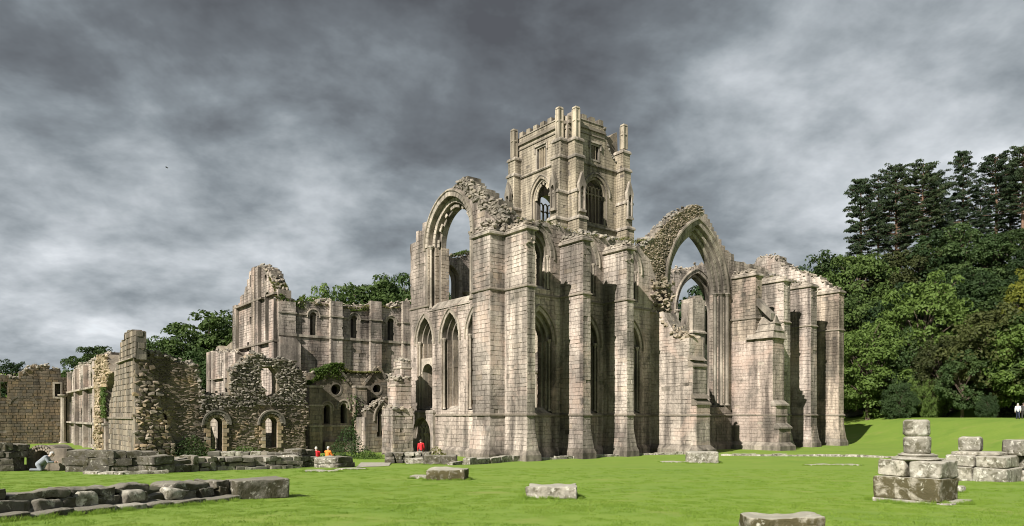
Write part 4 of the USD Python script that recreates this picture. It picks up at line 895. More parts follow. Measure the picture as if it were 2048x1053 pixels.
    for z, h, hole in ((zs, .3, False), (zu, .18, True)):
        q = sbox(u0, z, t[-1][0], z + h)
        if hole: q = q.difference(shapely.union_all([arch(w, .4, z0=0) for w in wins]))
        T.part('string_course', slab(E, q, -.02, .16), 'trim', P)
        for x0, x1 in ((658.5, 681.5), (737.5, 759.5), (802, 816)): T.part('string_course', slab(E, sbox(E.px(x0, 700)[0] - .08, z, E.px(x1, 700)[0] + .08, z + h), .1, .68), 'trim', P)
        T.part('string_course', slab(E, sbox(u0 - .02, z, E.px(590, 700)[0] + .06, z + h), .1, .42), 'trim', P)
    # the chamfered lower stage of the corner
    a, b = E.px(556, 700)[0], E.px(597, 700)[0]; q = clean(Polygon([(a, 0), (b, 0), (b, zs - 1.0), (b - .6, zs - .3), (a, zs - .2)])); T.part('corner_base', slab(E, q, -.02, .8), 'ashlar')
    T.stones(top_rubble(E, t, 1.5, 260, size=(.2, .55), pile=.5, seed=84) + top_rubble(S, g[8:16], 1.4, 110, size=(.25, .6), pile=.4, seed=85), 'rubble', P, name='rubble_stone', limit=80)
    # west wall of the transept behind the windows
    Wv = EF(v0 + 12.5); zw = 13.5
    T.part('west_wall', slab(Wv, sbox(u0, 0, t[-1][0], zw), -1.2, 0), 'ashlar')
    T.done()
def _bb(F, x0, x1, y0, y1):
    a, z0 = F.px(x0, y1); b, _ = F.px(x1, y1); _, z1 = F.px((x0 + x1) / 2, y0); return min(a, b), z0, max(a, b), z1
build_transept()

def build_far_wall():                                 # lower roofless wall left of the transept
    v0 = 62.0; E = EF(v0); uc = uat(486, v0)[0]; us = uat(422, 60)[0]
    S = SF(uat(421, 60.0)[0]); 
    u0 = S.c; T = Thing('side_wall', 'low pink and grey roofless wall with narrow slits left of the gabled transept', 'ruin', org_uv(u0, 60))
    S = SF(u0); va = vat(470, u0)[0]; vb = vat(418, u0)[0]
    o = pts(S, (418.5, 905), (418.5, 704), (424, 702), (440, 705), (452, 706), (470, 704), (474, 905))
    o = clean(Polygon(o)); sl = [sbox(*_bb(S, 441.5, 443.5, 727, 752))]
    P = layered(T, S, o, [sl], [(0, 1.2)], name='south_wall'); T.stones(stones_of(S, o.difference(sl[0]), seed=851, joint=.006, proud=.015), 'ashlar', P)
    for x0, x1 in ((418.5, 425), (428, 431), (453, 456)):
        a, b = sorted((S.px(x0, 750)[0], S.px(x1, 750)[0])); zt = S.px(x0, 706)[1]; q = sbox(a, 0, b, zt); T.part('pilaster', slab(S, q, -.02, .4), 'ashlar')
    z = S.px(440, 762)[1]; T.part('string_course', slab(S, sbox(*_bb(S, 418.5, 474, 758, 761)), -.02, .45), 'trim', P)
    S2 = SF(u0 + 3); h = pts(S2, (432, 905), (432, 695), (437, 692), (443, 692), (446, 700), (456, 690), (474, 676), (474, 905))
    Q = T.part('inner_wall', slab(S2, clean(Polygon(h)), -.8, 0), 'dark'); T.part('opening', slab(S2, sbox(*_bb(S2, 434, 443, 694, 712)), -.02, .03), 'string', Q)
    T.stones(top_rubble(S, o.exterior.coords[1:6] if False else pts(S, (419, 704), (440, 705), (470, 704)), 1.0, 50, size=(.25, .6), pile=.4, seed=86), 'rubble', P, name='rubble_stone')
    T.done()
build_far_wall()

# ---------------------------------------------------------------- range with two small gables
def build_range():
    v0 = 20.0; E = EF(v0)
    T = Thing('gabled_range', 'low brown stone range with two small gables, a round window over paired lancets', 'ruin', org_uv(-4, v0))
    ztop = E.px(660, 748)[1]; uL, uR = E.px(611, 800)[0], E.px(842, 800)[0]
    c1, c2 = E.px(672, 779.5), E.px(754, 779)
    o = sbox(uL, -.5, uR, ztop)
    rw = Point(c1).buffer(.52); hw = Point(c2).buffer(.47).intersection(sbox(-99, c2[1] - .3, 99, 99))
    def A(xl, xr, ys, yb):
        a, b = E.px(xl, ys)[0], E.px(xr, ys)[0]; return mkA((a + b) / 2, (b - a) / 2, E.px(xl, ys)[1], E.px(xl, yb)[1], (b - a) / 2 * 1.15)
    l = [A(648, 660, 817, 848), A(681, 693.5, 815, 847)]; lo = A(737, 763, 812, 850)
    holes = [rw, hw] + [arch(x) for x in l] + [arch(lo)]
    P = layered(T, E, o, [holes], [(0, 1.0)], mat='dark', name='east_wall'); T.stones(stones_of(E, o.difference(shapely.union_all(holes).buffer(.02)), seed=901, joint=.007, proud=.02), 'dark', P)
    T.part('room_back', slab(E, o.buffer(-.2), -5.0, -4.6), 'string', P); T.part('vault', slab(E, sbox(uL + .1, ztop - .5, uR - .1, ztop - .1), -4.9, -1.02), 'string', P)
    for x in l: T.stones(voussoirs(E, x, .2, 0, 9, depth=.05, seed=91), 'trim', P, name='voussoir'); hood(T, E, x, .24, .16, .16, P)
    for p_, r_ in ((c1, .52), (c2, .47)): T.part('window_ring', cat([slab(E, Point(p_).buffer(r_ + .16).difference(Point(p_).buffer(r_)), -.02, .035)]), 'dark', P)
    for u_ in (uL + .05, uR - .4): T.part('side_wall', ubox(u_, u_ + .35, v0 + .9, v0 + 4.9, -.5, ztop - .1), 'string', P)
    for x, y in ((704, 790), (640, 790), (776, 790)): pass
    # gable copings, stepped down to the springers
    for (xa, ya), (xp, yp), (xb, yb) in (((645, 766), (670, 733), (700, 771)), ((728, 772), (754.5, 736), (776, 768))):
        a, p, b = E.px(xa, ya), E.px(xp, yp), E.px(xb, yb); w = .24
        for q0, q1 in ((a, p), (p, b)):
            q0, q1 = np.array(q0), np.array(q1); n = 6
            for i in range(n):
                s0, s1 = q0 + (q1 - q0) * i / n, q0 + (q1 - q0) * (i + .9) / n; nn = np.array([-(q1 - q0)[1], (q1 - q0)[0]]); nn /= np.linalg.norm(nn)
                T.part('coping_stone', slab(E, Polygon([s0, s1, s1 + nn * w, s0 + nn * w]).buffer(.01), -.3, .12 + .06 * math.sin(i * 7)), 'dark', P)
        T.part('gable', slab(E, Polygon([a, b, p]), -.6, -.03), 'dark', P)
    for x0, x1, zt, d in ((612, 637.5, 776, .9), (705, 727, 776, .8)):
        a, b = E.px(x0, 850)[0], E.px(x1, 850)[0]; z = E.px(x0, zt)[1]; q = sbox(a, -.5, b, z)
        Q = T.part('pilaster', slab(E, q, -.02, d - .035), 'mortar'); T.stones(ashlar(E, q, seed=int(x0), d=d, joint=.008), 'dark', Q)
        T.stones(quad_stones([(a, v0, -.5), (a, v0 - d, -.5), (a, v0 - d, z), (a, v0, z)], seed=int(x0) + 3, length=(.4, .7)), 'dark', Q)
        T.part('cap', slab(E, sbox(a - .1, z, b + .1, z + .2), -.02, d + .12), 'trim', Q)
        for y in (813, 854):
            zz = E.px(x0, y)[1]; T.part('string_course', slab(E, sbox(a - .06, zz, b + .06, zz + .14), -.02, d + .08), 'trim', Q)
    zz = E.px(660, 854)[1]; T.part('string_course', slab(E, sbox(E.px(638, 850)[0], zz, E.px(705, 850)[0], zz + .16), -.02, .14), 'trim', P)
    T.part('bench', slab(E, sbox(E.px(645, 900)[0], -.5, E.px(720, 900)[0], 1.0), -.02, .7), 'dark', P)
    T.stones(top_rubble(E, [(uL, ztop), (uR, ztop)], 2.5, 130, size=(.2, .5), pile=.4, seed=92), 'rubble', P, name='rubble_stone', limit=80)
    T.done()
build_range()

def build_arch_ruin():                                # small ruin with a traceried lancet before the range
    v0 = 16.5; E = EF(v0); u0 = E.px(730.5, 850)[0]; S = SF(u0)
    T = Thing('window_fragment', 'small wall fragment with one traceried pointed window and a ragged ivy grown top', 'ruin', org_uv(u0 + 1, v0))
    o = pts(E, (730.5, 917), (730.5, 824), (736, 818), (744, 812), (752, 806), (762, 798), (772, 797), (780, 800), (786, 917)); o = clean(Polygon([o[0]] + ragged(o[1:-1], .4, .12, 61) + [o[-1]]))
    a, b = E.px(754, 850)[0], E.px(774, 850)[0]; A = mkA((a + b) / 2, (b - a) / 2, E.px(760, 838)[1], E.px(760, 874)[1], 1.25)
    P = layered(T, E, o, [[arch(A)], [arch(A, -.14)]], [(0, .35), (.347, .9)], mat='dark'); T.stones(stones_of(E, o.difference(arch(A, .01)), seed=911, joint=.009), 'dark', P)
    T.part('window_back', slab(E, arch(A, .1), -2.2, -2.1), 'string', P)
    T.stones(voussoirs(E, A, .25, 0, 10, depth=.08, seed=93), 'trim', P, name='voussoir'); hood(T, E, A, .25, .16, .2, P)
    for t in (.5,): T.part('mullion', slab(E, sbox(A[0] - .07, A[3], A[0] + .07, A[2] + .5), -.5, -.3), 'trim', P)
    z = S.px(722, 835)[1]; q = sbox(v0, -.5, vat(713, u0)[0], z); Q = T.part('end_wall', slab(S, q, -.4, -.03), 'mortar'); T.stones(ashlar(S, q, seed=912), 'ashlar', Q)
    T.part('slit', slab(S, sbox(*_bb(S, 719, 723, 840, 868)), -.02, .06), 'string', Q)
    T.stones(top_rubble(E, pts(E, (731, 822), (750, 808), (775, 797)), .9, 60, size=(.2, .4), pile=.3, seed=94), 'rubble', P, name='rubble_stone')
    T.done()
build_arch_ruin()

def build_pier_fragment():                            # pale stepped fragment left of the chapel door
    T = Thing('stepped_fragment', 'pale sunlit stump of stepped masonry left of the chapel doorway', 'ruin', org_uv(-3, 13))
    vE = 11.0; E = EF(vE)
    u1 = uat(788, vE)[0]
    steps = []
    def block(xl, xc, xr, yt, yb, seed, dv):
        e = EF(vE + dv); ua = e.px(xc, 850)[0]; ub = e.px(xr, 850)[0]; zt = e.px(xc, yt)[1]; zb = max(-.5, e.px(xc, yb)[1]) if yb < 900 else -.5
        s = SF(ua); vl = vat(xl, ua)[0]
        q = sbox(vE + dv, zb, vl, zt); Q = T.part('stage', ubox(ua + .035, ub, vE + dv + .035, vl, zb, zt - .03), 'mortar')
        st = ashlar(s, q, seed=seed, joint=.008, proud=.06, miss=.06) + ashlar(e, sbox(ua, zb, ub, zt), seed=seed + 1, joint=.008, proud=.06, miss=.06)
        T.stones(st, 'ashlar', Q)
        T.stones(top_rubble(e, [(ua, zt), (ub, zt)], vl - vE - dv, 34, size=(.25, .55), pile=.25, seed=seed + 2), 'rubble', Q, name='rubble_stone', limit=60)
        T.part('string_course', band(ua, ub, vE + dv, vl, zt - .7, .18, .07), 'trim', Q)
    block(764, 785, 826, 817, 915, 921, 0.0)
    block(776, 792, 822, 757, 817, 924, .25)
    block(788, 803, 822, 722, 757, 927, .8)
    T.done()
build_pier_fragment()

# ---------------------------------------------------------------- rubble wall with two round arches
def build_arcade_ruin():
    v0 = 18.0; E = EF(v0)
    T = Thing('arched_rubble_wall', 'ragged dark rubble wall with two round headed doorways and a gaping window above', 'ruin', org_uv(-16, v0))
    o = pts(E, (282, 918), (282, 705), (300, 704), (320, 708), (340, 722), (362, 726), (386, 728), (396, 745), (401, 768), (408, 792), (424, 796), (440, 792), (458, 790), (462, 742), (470, 729), (485, 722), (498, 708), (515, 706), (527, 720), (548, 718), (575, 722), (590, 735), (607, 752), (612, 770), (609, 800), (618, 830), (618, 850), (610, 862), (614, 918))
    o = clean(Polygon([o[0]] + ragged(o[1:-1], .45, .16, 62) + [o[-1]]))
    def A(xl, xr, yt, yb):
        a, b = E.px(xl, 860)[0], E.px(xr, 860)[0]; c = (a + b) / 2; r = (b - a) / 2; zt = E.px((xl + xr) / 2, yt)[1]; return mkA(c, r, zt - r * 1.02, E.px((xl + xr) / 2, yb)[1], r * 1.02)
    a1, a2, a3 = A(420, 445, 836, 903), A(530, 554, 835, 896), A(312, 334, 826, 900)
    wn = A(522, 553, 732, 792); wn = (wn[0], wn[1], wn[2], wn[3], wn[4])
    broken = Polygon(pts(E, (520, 745), (526, 735), (545, 734), (553, 745), (554.5, 775), (553, 788), (542, 793), (532, 792), (530, 777), (521, 770)))
    h0 = [arch(a1), arch(a2), arch(a3), broken]; h1 = [arch(a1, -.06), arch(a2, -.06), broken.buffer(-.05)]
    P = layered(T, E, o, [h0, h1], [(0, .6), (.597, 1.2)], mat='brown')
    f = o.difference(shapely.union_all([arch(a1, .3), arch(a2, .3), arch(a3, .2), broken]))
    upper = f.intersection(Polygon(pts(E, (396, 700), (400, 826), (470, 815), (560, 812), (620, 815), (620, 690))))
    lower = f.difference(upper)
    rs = []
    for g in getattr(lower, 'geoms', [lower]): rs += rubble(E, g, size=(.24, .62), course=(.12, .24), proud=(-.07, .06), seed=63)
    rs2 = []
    for g in getattr(upper, 'geoms', [upper]): rs2 += rubble(E, g, size=(.22, .5), course=(.13, .25), proud=(0, .26), seed=64)
    T.stones(rs, 'brown', P, name='rubble_stone', limit=300, minpx=10); T.stones(rs2, 'darkrubble', P, name='rubble_stone', limit=300, minpx=10)
    # dressed jambs and two rings of arch stones
    for A_ in (a1, a2):
        js = []
        for s in (-1, 1):
            z = A_[3]; i = 0; r = np.random.default_rng(66)
            while z < A_[2]:
                h = r.uniform(.26, .4); L = .5 if i % 2 else .32; x = A_[0] + s * A_[1]
                js.append(slab(E, sbox(min(x, x + s * L), z + .01, max(x, x + s * L), z + h - .01), -.05, r.uniform(.10, .22))); z += h; i += 1
        T.stones(js, 'ochre', P, name='jamb_stone')
        T.stones(voussoirs(E, A_, .24, .02, 11, depth=.12, seed=67), 'ochre', P, name='voussoir'); T.stones(voussoirs(E, A_, .22, .30, 11, depth=.26, seed=68, skip=.08), 'darkrubble', P, name='voussoir')
        T.part('hood_mould', cat([slab(E, ring(A_, .54, .68, A_[2] - .1), -.02, .34)]), 'darkrubble', P)
    T.stones(voussoirs(E, a3, .24, .02, 9, depth=.12, seed=69, skip=.3), 'ochre', P, name='voussoir')
    T.stones(top_rubble(E, pts(E, (284, 705), (320, 708), (362, 726), (390, 732), (405, 792), (458, 790)), 1.1, 150, size=(.2, .5), pile=.4, seed=71, over=.2), 'darkrubble', P, name='top_stone', limit=100)
    T.stones(top_rubble(E, pts(E, (460, 745), (485, 722), (512, 706), (530, 720), (575, 722), (607, 754)), 1.1, 130, size=(.2, .5), pile=.3, seed=72, over=.3), 'darkrubble', P, name='top_stone', limit=100)
    T.done()
    # a sunlit wall behind the arches
    B = Thing('back_wall', 'pale sunlit wall seen through the round arches of the rubble wall', 'wall', org_uv(-10, 31))
    for S_, v_a, v_b, z in ((SF(uat(433, 31)[0]), 21.5, 37, 5.2), (SF(uat(543, 31)[0]), 21.5, 37, 5.4)):
        q = sbox(v_a, -.5, v_b, z); Q = B.part('wall', slab(S_, q, -.9, -.035), 'mortar'); B.stones(ashlar(S_, q, seed=73, joint=.008), 'trim', Q)
        B.part('shaft', shaft(S_, (v_a + v_b) / 2 + .6, 0, 3.2, .15, .2), 'trim', Q, smooth=40)
    B.done()
M['darkrubble'] = stone_mat('dark_rubble', [(0, (.17, .155, .13)), (.25, (.24, .215, .18)), (.5, (.15, .14, .12)), (.75, (.29, .255, .21)), (1, (.36, .32, .27))], stain=(.6, 1.05), streak=(.85, 1.0), spots=(.08, .075, .065), spot_lo=.52, spot_hi=.64, spot_scale=.9, fine=.3, moss=(.30, .28, .235))
M['ochre'] = stone_mat('ochre_dressed', [(0, (.44, .33, .20)), (.35, (.47, .39, .28)), (.7, (.40, .30, .18)), (1, (.46, .40, .32))], stain=(.65, 1.0), streak=(.8, 1.0), spots=(.20, .17, .13), spot_lo=.56, spot_hi=.68, spot_scale=1.0, fine=.25)
build_arcade_ruin()

def build_tall_pier():                                # the tall stub with a dressed south face and a torn east end
    v0 = 18.0; u0 = uat(270, v0)[0] ; S = SF(u0)
    T = Thing('tall_wall_stub', 'tall stub of wall with large dressed blocks and a torn rubble end', 'ruin', org_uv(u0, v0 + 2))
    o = pts(S, (267, 918), (267, 830), (269, 790), (268, 740), (273, 700), (273, 663), (262, 661), (249, 664), (249, 680), (241, 686), (241, 700), (238, 726), (229, 745), (229, 770), (222, 800), (216.5, 812), (216.5, 918)); o = clean(Polygon([o[0]] + ragged(o[1:-1], .5, .16, 81) + [o[-1]]))
    P = layered(T, S, o, [[]], [(0, .7)], name='wall'); T.stones(stones_of(S, o, seed=82, course=(.42, .56), length=(.6, 1.1), joint=.012, proud=.05, cham=.03), 'dark', P)
    z = S.px(240, 836)[1]; T.part('string_course', slab(S, sbox(*_bb(S, 216.5, 267, 834, 837.5)), -.02, .18), 'string', P)
    z = S.px(255, 724)[1]; T.part('string_course', slab(S, sbox(*_bb(S, 236, 272, 722, 726)), -.02, .22), 'trim', P)
    # torn east end: rough courses stepping out to the east
    vE = S.px(270, 800)[0]; E = EF(vE + .15)
    rk = []; r = np.random.default_rng(83)
    edge = [(915, 352), (880, 345), (850, 330), (820, 322), (790, 318), (760, 308), (730, 300), (712, 292), (700, 285)]
    q = [E.px(268, 918)] + [E.px(x, y) for y, x in edge] + [E.px(270, 695)]
    po = clean(Polygon(q)); Q = T.part('core', slab(E, po, -1.0, .35), 'brown')
    T.stones(rubble(EF(vE - .22), po, size=(.3, .65), course=(.2, .4), proud=(.0, .42), seed=84), 'brown', Q, name='rubble_stone')
    tq = sbox(u0 + .02, S.px(270, 697)[1], u0 + 1.0, S.px(270, 664)[1]); vm = o.bounds[0]; T.stones(ashlar(EF(vm - .02), sbox(u0 + .02, S.px(270, 720)[1], u0 + .7, S.px(270, 664)[1]), seed=85, course=(.42, .5), proud=.08, cham=.03), 'darkrubble', Q)
    T.stones(top_rubble(E, [q[-1], q[-2], q[-3]], .8, 40, size=(.25, .5), pile=.25, seed=86), 'darkrubble', Q, name='rubble_stone')
    T.done()
    # the long lancet wall running back behind it
    u1 = u0 + .2; S = SF(u1)
    L = Thing('lancet_wall', 'sunlit wall of narrow bays with flat pilasters and lancets in two tiers', 'ruin', org_uv(u1, v0 + 10))
    vN = S.px(222, 800)[0]; vF = S.px(143, 800)[0]
    zt = S.px(190, 722)[1]; z1 = S.px(180, 780)[1]; z2 = S.px(190, 849)[1]
    top = [(vF, zt - .4), (vF - 3, zt), (vF - 7, zt + .3), ((vF + vN) / 2, zt), (vN + 4, zt + .4), (vN, zt + .2)]
    o = clean(Polygon([(vF, -.5)] + ragged(top, .6, .15, 87) + [(vN, -.5)]))
    n = 4; step = (vF - vN) / n; A0 = []; A1 = []
    for i in range(n):
        c = vN + step * (i + .55) + .6; A0 += [mkA(c, .75, z2 + 1.0, .4, .85), mkA(c, .75, zt - 1.9, z1 + .4, .85)]
    P = layered(L, S, o, [[arch(a) for a in A0], [arch(a, -.2) for a in A0]], [(0, .5), (.497, 1.1)]); L.stones(stones_of(S, o.difference(shapely.union_all([arch(a) for a in A0])), seed=88), 'ashlar', P)
    for a in A0: L.stones(voussoirs(S, a, .22, 0, 9, depth=.06, seed=89), 'trim', P, name='voussoir')
    for i in range(n): L.part('window_back', slab(S, sbox(A0[2 * i][0] - .8, 0, A0[2 * i][0] + .8, z1), -1.2, -1.12), 'ochre', P)
    for i in range(n + 1):
        v = vN + step * i + .5; q = sbox(v - .45, -.5, v + .45, zt - .2); Q = L.part('pilaster', slab(S, q, -.02, .42), 'mortar'); L.stones(ashlar(S, q, seed=90 + i, d=.455), 'ashlar', Q)
        L.part('pilaster_side', slab(EF(v - .45), sbox(u1 - .46, -.5, u1, zt - .2), 0, .03), 'ashlar', Q)
    for z in (z1, z2): L.part('string_course', slab(S, sbox(vN, z, vF, z + .2), -.02, .6), 'trim', P)
    L.stones(top_rubble(S, top, 1.0, 90, size=(.25, .55), pile=.4, seed=95), 'rubble', P, name='rubble_stone', limit=80)
    # rough broken end of that wall beside the tall stub
    e = Polygon(pts(S, (206, 912), (203, 830), (206, 770), (203, 735), (210, 712), (226, 710), (232, 745), (216, 800), (217, 912)))
    L.part('broken_end', slab(S, e, -.5, .5), 'brown'); L.stones(rubble(SF(u1 - .5), e, size=(.25, .6), course=(.18, .34), proud=(0, .3), seed=96), 'ochre', P, name='rubble_stone', limit=80)
    L.done()
    # the east facing wall closing the court on the left
    vw = vF + .3; E = EF(vw)
    K = Thing('court_wall', 'broad brown masonry wall with two square window holes at the far left', 'ruin', org_uv(u1 - 4, vw))
    o = pts(E, (-60, 935), (-60, 757), (0, 751), (15, 751), (17, 758), (33, 758), (38, 743), (50, 737), (61, 731), (96, 731), (99, 739), (120, 737), (122, 755), (143, 757), (143, 935)); o = clean(Polygon([o[0]] + ragged(o[1:-1], .5, .08, 97) + [o[-1]]))
    h = [sbox(*_bb(E, 1, 15, 764, 796)), sbox(*_bb(E, 109.5, 120.5, 768, 794))]
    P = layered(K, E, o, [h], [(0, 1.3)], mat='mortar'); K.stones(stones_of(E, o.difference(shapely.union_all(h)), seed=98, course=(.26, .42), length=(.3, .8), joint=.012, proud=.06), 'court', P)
    for w in h[1:]: K.part('window_frame', slab(E, w.buffer(.22, join_style=2).difference(w), -.02, .1), 'trim', P); K.part('window_back', slab(E, w.buffer(.05), -1.4, -1.34), 'string', P)
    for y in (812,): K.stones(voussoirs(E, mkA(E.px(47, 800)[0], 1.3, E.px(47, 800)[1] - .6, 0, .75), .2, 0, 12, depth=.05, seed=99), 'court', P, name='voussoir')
    K.part('corner_shaft', shaft(E, E.px(126, 800)[0], 0, E.px(126, 795)[1], .2, .3), 'trim', P, smooth=40)
    K.stones(top_rubble(E, pts(E, (0, 751), (16, 752), (33, 758), (60, 732), (96, 731), (121, 742)), 1.2, 60, size=(.25, .5), pile=.3, seed=94), 'rubble', P, name='rubble_stone', limit=80)
    K.done()
build_tall_pier()
# ---------------------------------------------------------------- loose stones, low walls, column stumps on the lawn
def gp(px, py, dz=0.0):
    "the point of the ground seen at (px, py)"
    k = (px - 1024) / FPX; lo, hi = 5.0, 140.0
    for _ in range(5):
        Ys = np.linspace(lo, hi, 60); val = (EYE - (py - HOR) * Ys / FPX) - ground_z(k * Ys, Ys); i = int(np.argmax(val < 0)) or 59
        lo, hi = Ys[i - 1], Ys[i]
    Y = (lo + hi) / 2; X = k * Y; return np.array([X, Y, float(ground_z(X, Y)) + dz])
def blockmesh(size, round_=.05, amp=.02, sub=3, seed=0, freq=2.0):
    "a weathered block: rounded edges, uneven faces; centred in x and y, standing on z = 0"
    m = trimesh.creation.box((1, 1, 1))
    for _ in range(sub): m = m.subdivide()
    h = np.asarray(size, float) / 2; p = np.array(m.vertices) * 2 * h; r = min(round_, h.min() * .9)
    inn = np.clip(p, -(h - r), h - r); d = p - inn; n = np.linalg.norm(d, axis=1, keepdims=True); p = inn + d / np.maximum(n, 1e-9) * r
    o = seed * 7.31
    for k in range(3): p[:, k] += amp * 2 * (meshkit.fbm(p * freq + o + k * 31.7, 4, seed) - .5) * 1.6
    p[:, 2] += h[2]; return p, np.array(m.faces)
def put(m, pos, yaw=0.0, tilt=(0, 0)):
    v, f = m; R = trimesh.transformations.euler_matrix(tilt[0], tilt[1], yaw)[:3, :3]; return v @ R.T + np.asarray(pos), f
YU = math.atan2(Ux[1], Ux[0])                        # the church's long direction
STONES = []
def single(name, label, cat_, mesh, mat, pos, group=None):
    STONES.append((mesh[0][:, 0].min(), mesh[0][:, 0].max(), mesh[0][:, 1].min(), mesh[0][:, 1].max()))
    T = Thing(name, label, cat_, pos, group); T.part('block', mesh, mat, smooth=50); return T

def build_foreground():
    # column stump at the right
    c = gp(1832, 1004); c[2] = ground_z(c[0], c[1]); ax = np.array([Ux[0], Ux[1], 0]); 
    T = Thing('column_stump', 'mossy two course square plinth carrying two drums of a broken round column', 'column', c)
    T.part('footing', put(blockmesh((1.2, 1.62, .14), .03, .02, 3, 1), c + [0.10, -.02, -.06], YU), 'lichen', smooth=50)
    for k, (sx, sy, h, z, mt) in enumerate(((1.02, 1.36, .50, .06, 'mossy'), (.95, 1.25, .36, .565, 'lichen'))):
        for j, (o, w) in enumerate(((-.5, .47), (.03, .53)) if k else ((-.5, 1.0),)):
            off = Vx * -(sy * (o + w / 2)); T.part('course_stone', put(blockmesh((sx, sy * w - .012, h), .04, .035, 4, 3 + k * 2 + j), c + [off[0], off[1], z], YU), mt, smooth=60)
    n = 28; th = np.arange(n) / n * 2 * math.pi
    def drum(r0, r1, h, seed, nz=5, amp=.015, bev=.04):
        pr = [(r0 - bev, 0), (r0, bev)] + [(r0 + (r1 - r0) * t, bev + (h - 2 * bev) * t) for t in np.linspace(.15, .85, nz)] + [(r1, h - bev), (r1 - bev, h)]
        m = trimesh.creation.revolve(np.array([(0, 0)] + pr + [(0, h)]), sections=32); v = np.array(m.vertices)
        for k in range(3): v[:, k] += amp * 2 * (meshkit.fbm(v * 3 + seed * 5.3 + k * 17, 4, seed) - .5) * 1.5
        return v, np.array(m.faces)
    T.part('moulded_base', put(drum(.50, .44, .10, 4), c + [0, 0, .92], 0), 'lichen', smooth=50)
    T.part('moulded_base', put(drum(.40, .36, .07, 5), c + [0.03, 0, 1.01], 0), 'lichen', smooth=50)
    T.part('drum', put(drum(.275, .27, .40, 6), c + [0.02, 0, 1.06], 0), 'lichen', smooth=50)
    T.part('drum', put(drum(.27, .265, .36, 7), c + [0.015, .01, 1.467], .4), 'lichen', smooth=50)
    STONES.append((c[0] - .75, c[0] + .75, c[1] - .8, c[1] + .8))
    # the second base and the wall behind it
    c = gp(1962, 962); c[2] -= .02
    T = Thing('column_stump', 'pale two course pier base with a broken drum stone on top by the right edge', 'column', c)
    w = 2.05
    for j, (o, ww) in enumerate(((-.5, .48), (-.01, .51))):
        off = Vx * -(w * (o + ww / 2)); T.part('course_stone', put(blockmesh((1.5, w * ww - .015, .52), .06, .02, 4, 11 + j), c + [off[0], off[1], 0], YU), 'lichen', smooth=60)
    for j, (o, ww) in enumerate(((-.46, .46), (.01, .47))):
        off = Vx * -(w * (o + ww / 2)); T.part('course_stone', put(blockmesh((1.3, w * ww - .015, .40), .07, .03, 4, 14 + j), c + [off[0], off[1], .525], YU), 'lichen', smooth=60)
    T.part('moulded_base', put(blockmesh((.9, 1.5, .14), .05, .03, 3, 17), c + [0.0, 0.1, .92], YU), 'lichen', smooth=60)
    off = Vx * .42; T.part('drum', put(blockmesh((.72, .70, .52), .12, .03, 4, 18), c + [off[0] + .1, off[1], 1.04], YU + .2), 'lichen', smooth=60)
    b = np.array([c[0] + .95, c[1] - .25, 0]); W_ = Thing('low_wall', 'low wall of big pale squared blocks running off the right edge', 'wall', (b[0] + 2, b[1], c[2]))
    r = np.random.default_rng(4)
    for k, h in enumerate((.48, .46, .56)):
        a = -.1 if k == 2 else .2
        while a < 7:
            L = r.uniform(.7, 1.15); p = b + np.r_[-Vx * (a + L / 2) * .4 + Ux * (a + L / 2) * .9, 0]; p[2] = c[2] - .03 + (0, .48, .94)[k]
            W_.part('stone', put(blockmesh((L - .015, .9 - .08 * k, h), .05, .025, 3, int(20 + k * 30 + a * 3)), p, math.atan2(Ux[1] * .9 - Vx[1] * .4, Ux[0] * .9 - Vx[0] * .4)), 'lichen', smooth=60); a += L
    single('small_stone', 'small reddish stone lying in the grass right of the column stump', 'stone', put(blockmesh((.3, .25, .2), .07, .03, 3, 91), gp(1917, 986), .4), 'lichen', gp(1917, 986))
    # single blocks on the lawn
    p = gp(1566, 1068); single('stone_block', 'moss streaked stone block cut by the bottom edge of the picture', 'stone', put(blockmesh((1.02, .55, .27), .03, .06, 4, 31), p + [0, .1, -.02], -.06, (.03, .0)), 'mossy', p)
    p = gp(1107, 998); single('stone_block', 'flat topped pale stone block alone in the middle of the lawn', 'stone', put(blockmesh((1.12, .75, .30), .035, .06, 4, 32), p + [0, .3, -.03], -.10), 'lichen', p)
    p = gp(893, 961); single('stone_block', 'mossy fronted stone block with a low slab at its left end', 'stone', put(blockmesh((1.38, .8, .42), .035, .055, 4, 33), p + [0, .35, -.02], -.12), 'mossy', p)
    p = gp(838, 958); single('stone_slab', 'low slab sunk in the lawn against the mossy fronted block', 'stone', put(blockmesh((.70, .6, .16), .04, .02, 3, 34), p + [0, .3, -.04], -.1), 'lichen', p)
    p = gp(1409, 927); single('stone_block', 'big squared block at the foot of the broken buttress', 'stone', put(blockmesh((2.3, 1.6, .85), .08, .05, 4, 35), p + [0, .8, -.03], -.18), 'lichen', p)
    p = gp(880, 930); single('stone_block', 'long dark block in front of the chapel doorway', 'stone', put(blockmesh((2.3, 1.0, .68), .08, .05, 4, 36), p + [0, .4, -.03], .02), 'darkblock', p)
    p = gp(828, 929); single('stone_block', 'squat pale and dark block left of the long dark block', 'stone', put(blockmesh((1.3, .8, .45), .09, .06, 4, 37), p + [0, .3, -.03], .1), 'lichen', p)
    T = Thing('low_wall', 'short stepped footing of worn courses below the pale stepped stump', 'wall', gp(800, 928)); r = np.random.default_rng(5); b = gp(768, 928); e = gp(872, 926)
    for k in range(3):
        a = 0.0; Ln = np.linalg.norm(e - b) * (1 - .08 * k)
        while a < Ln:
            L = r.uniform(.4, .9); p = b + (e - b) * (a + L / 2) / np.linalg.norm(e - b); p = p + [0, .9, .0 + .26 * k]; T.part('stone', put(blockmesh((L - .02, 1.4, .27), .05, .03, 2, int(a * 9 + k * 40)), p, r.normal(0, .03)), 'darkblock' if r.random() < .6 else 'lichen', smooth=60); a += L
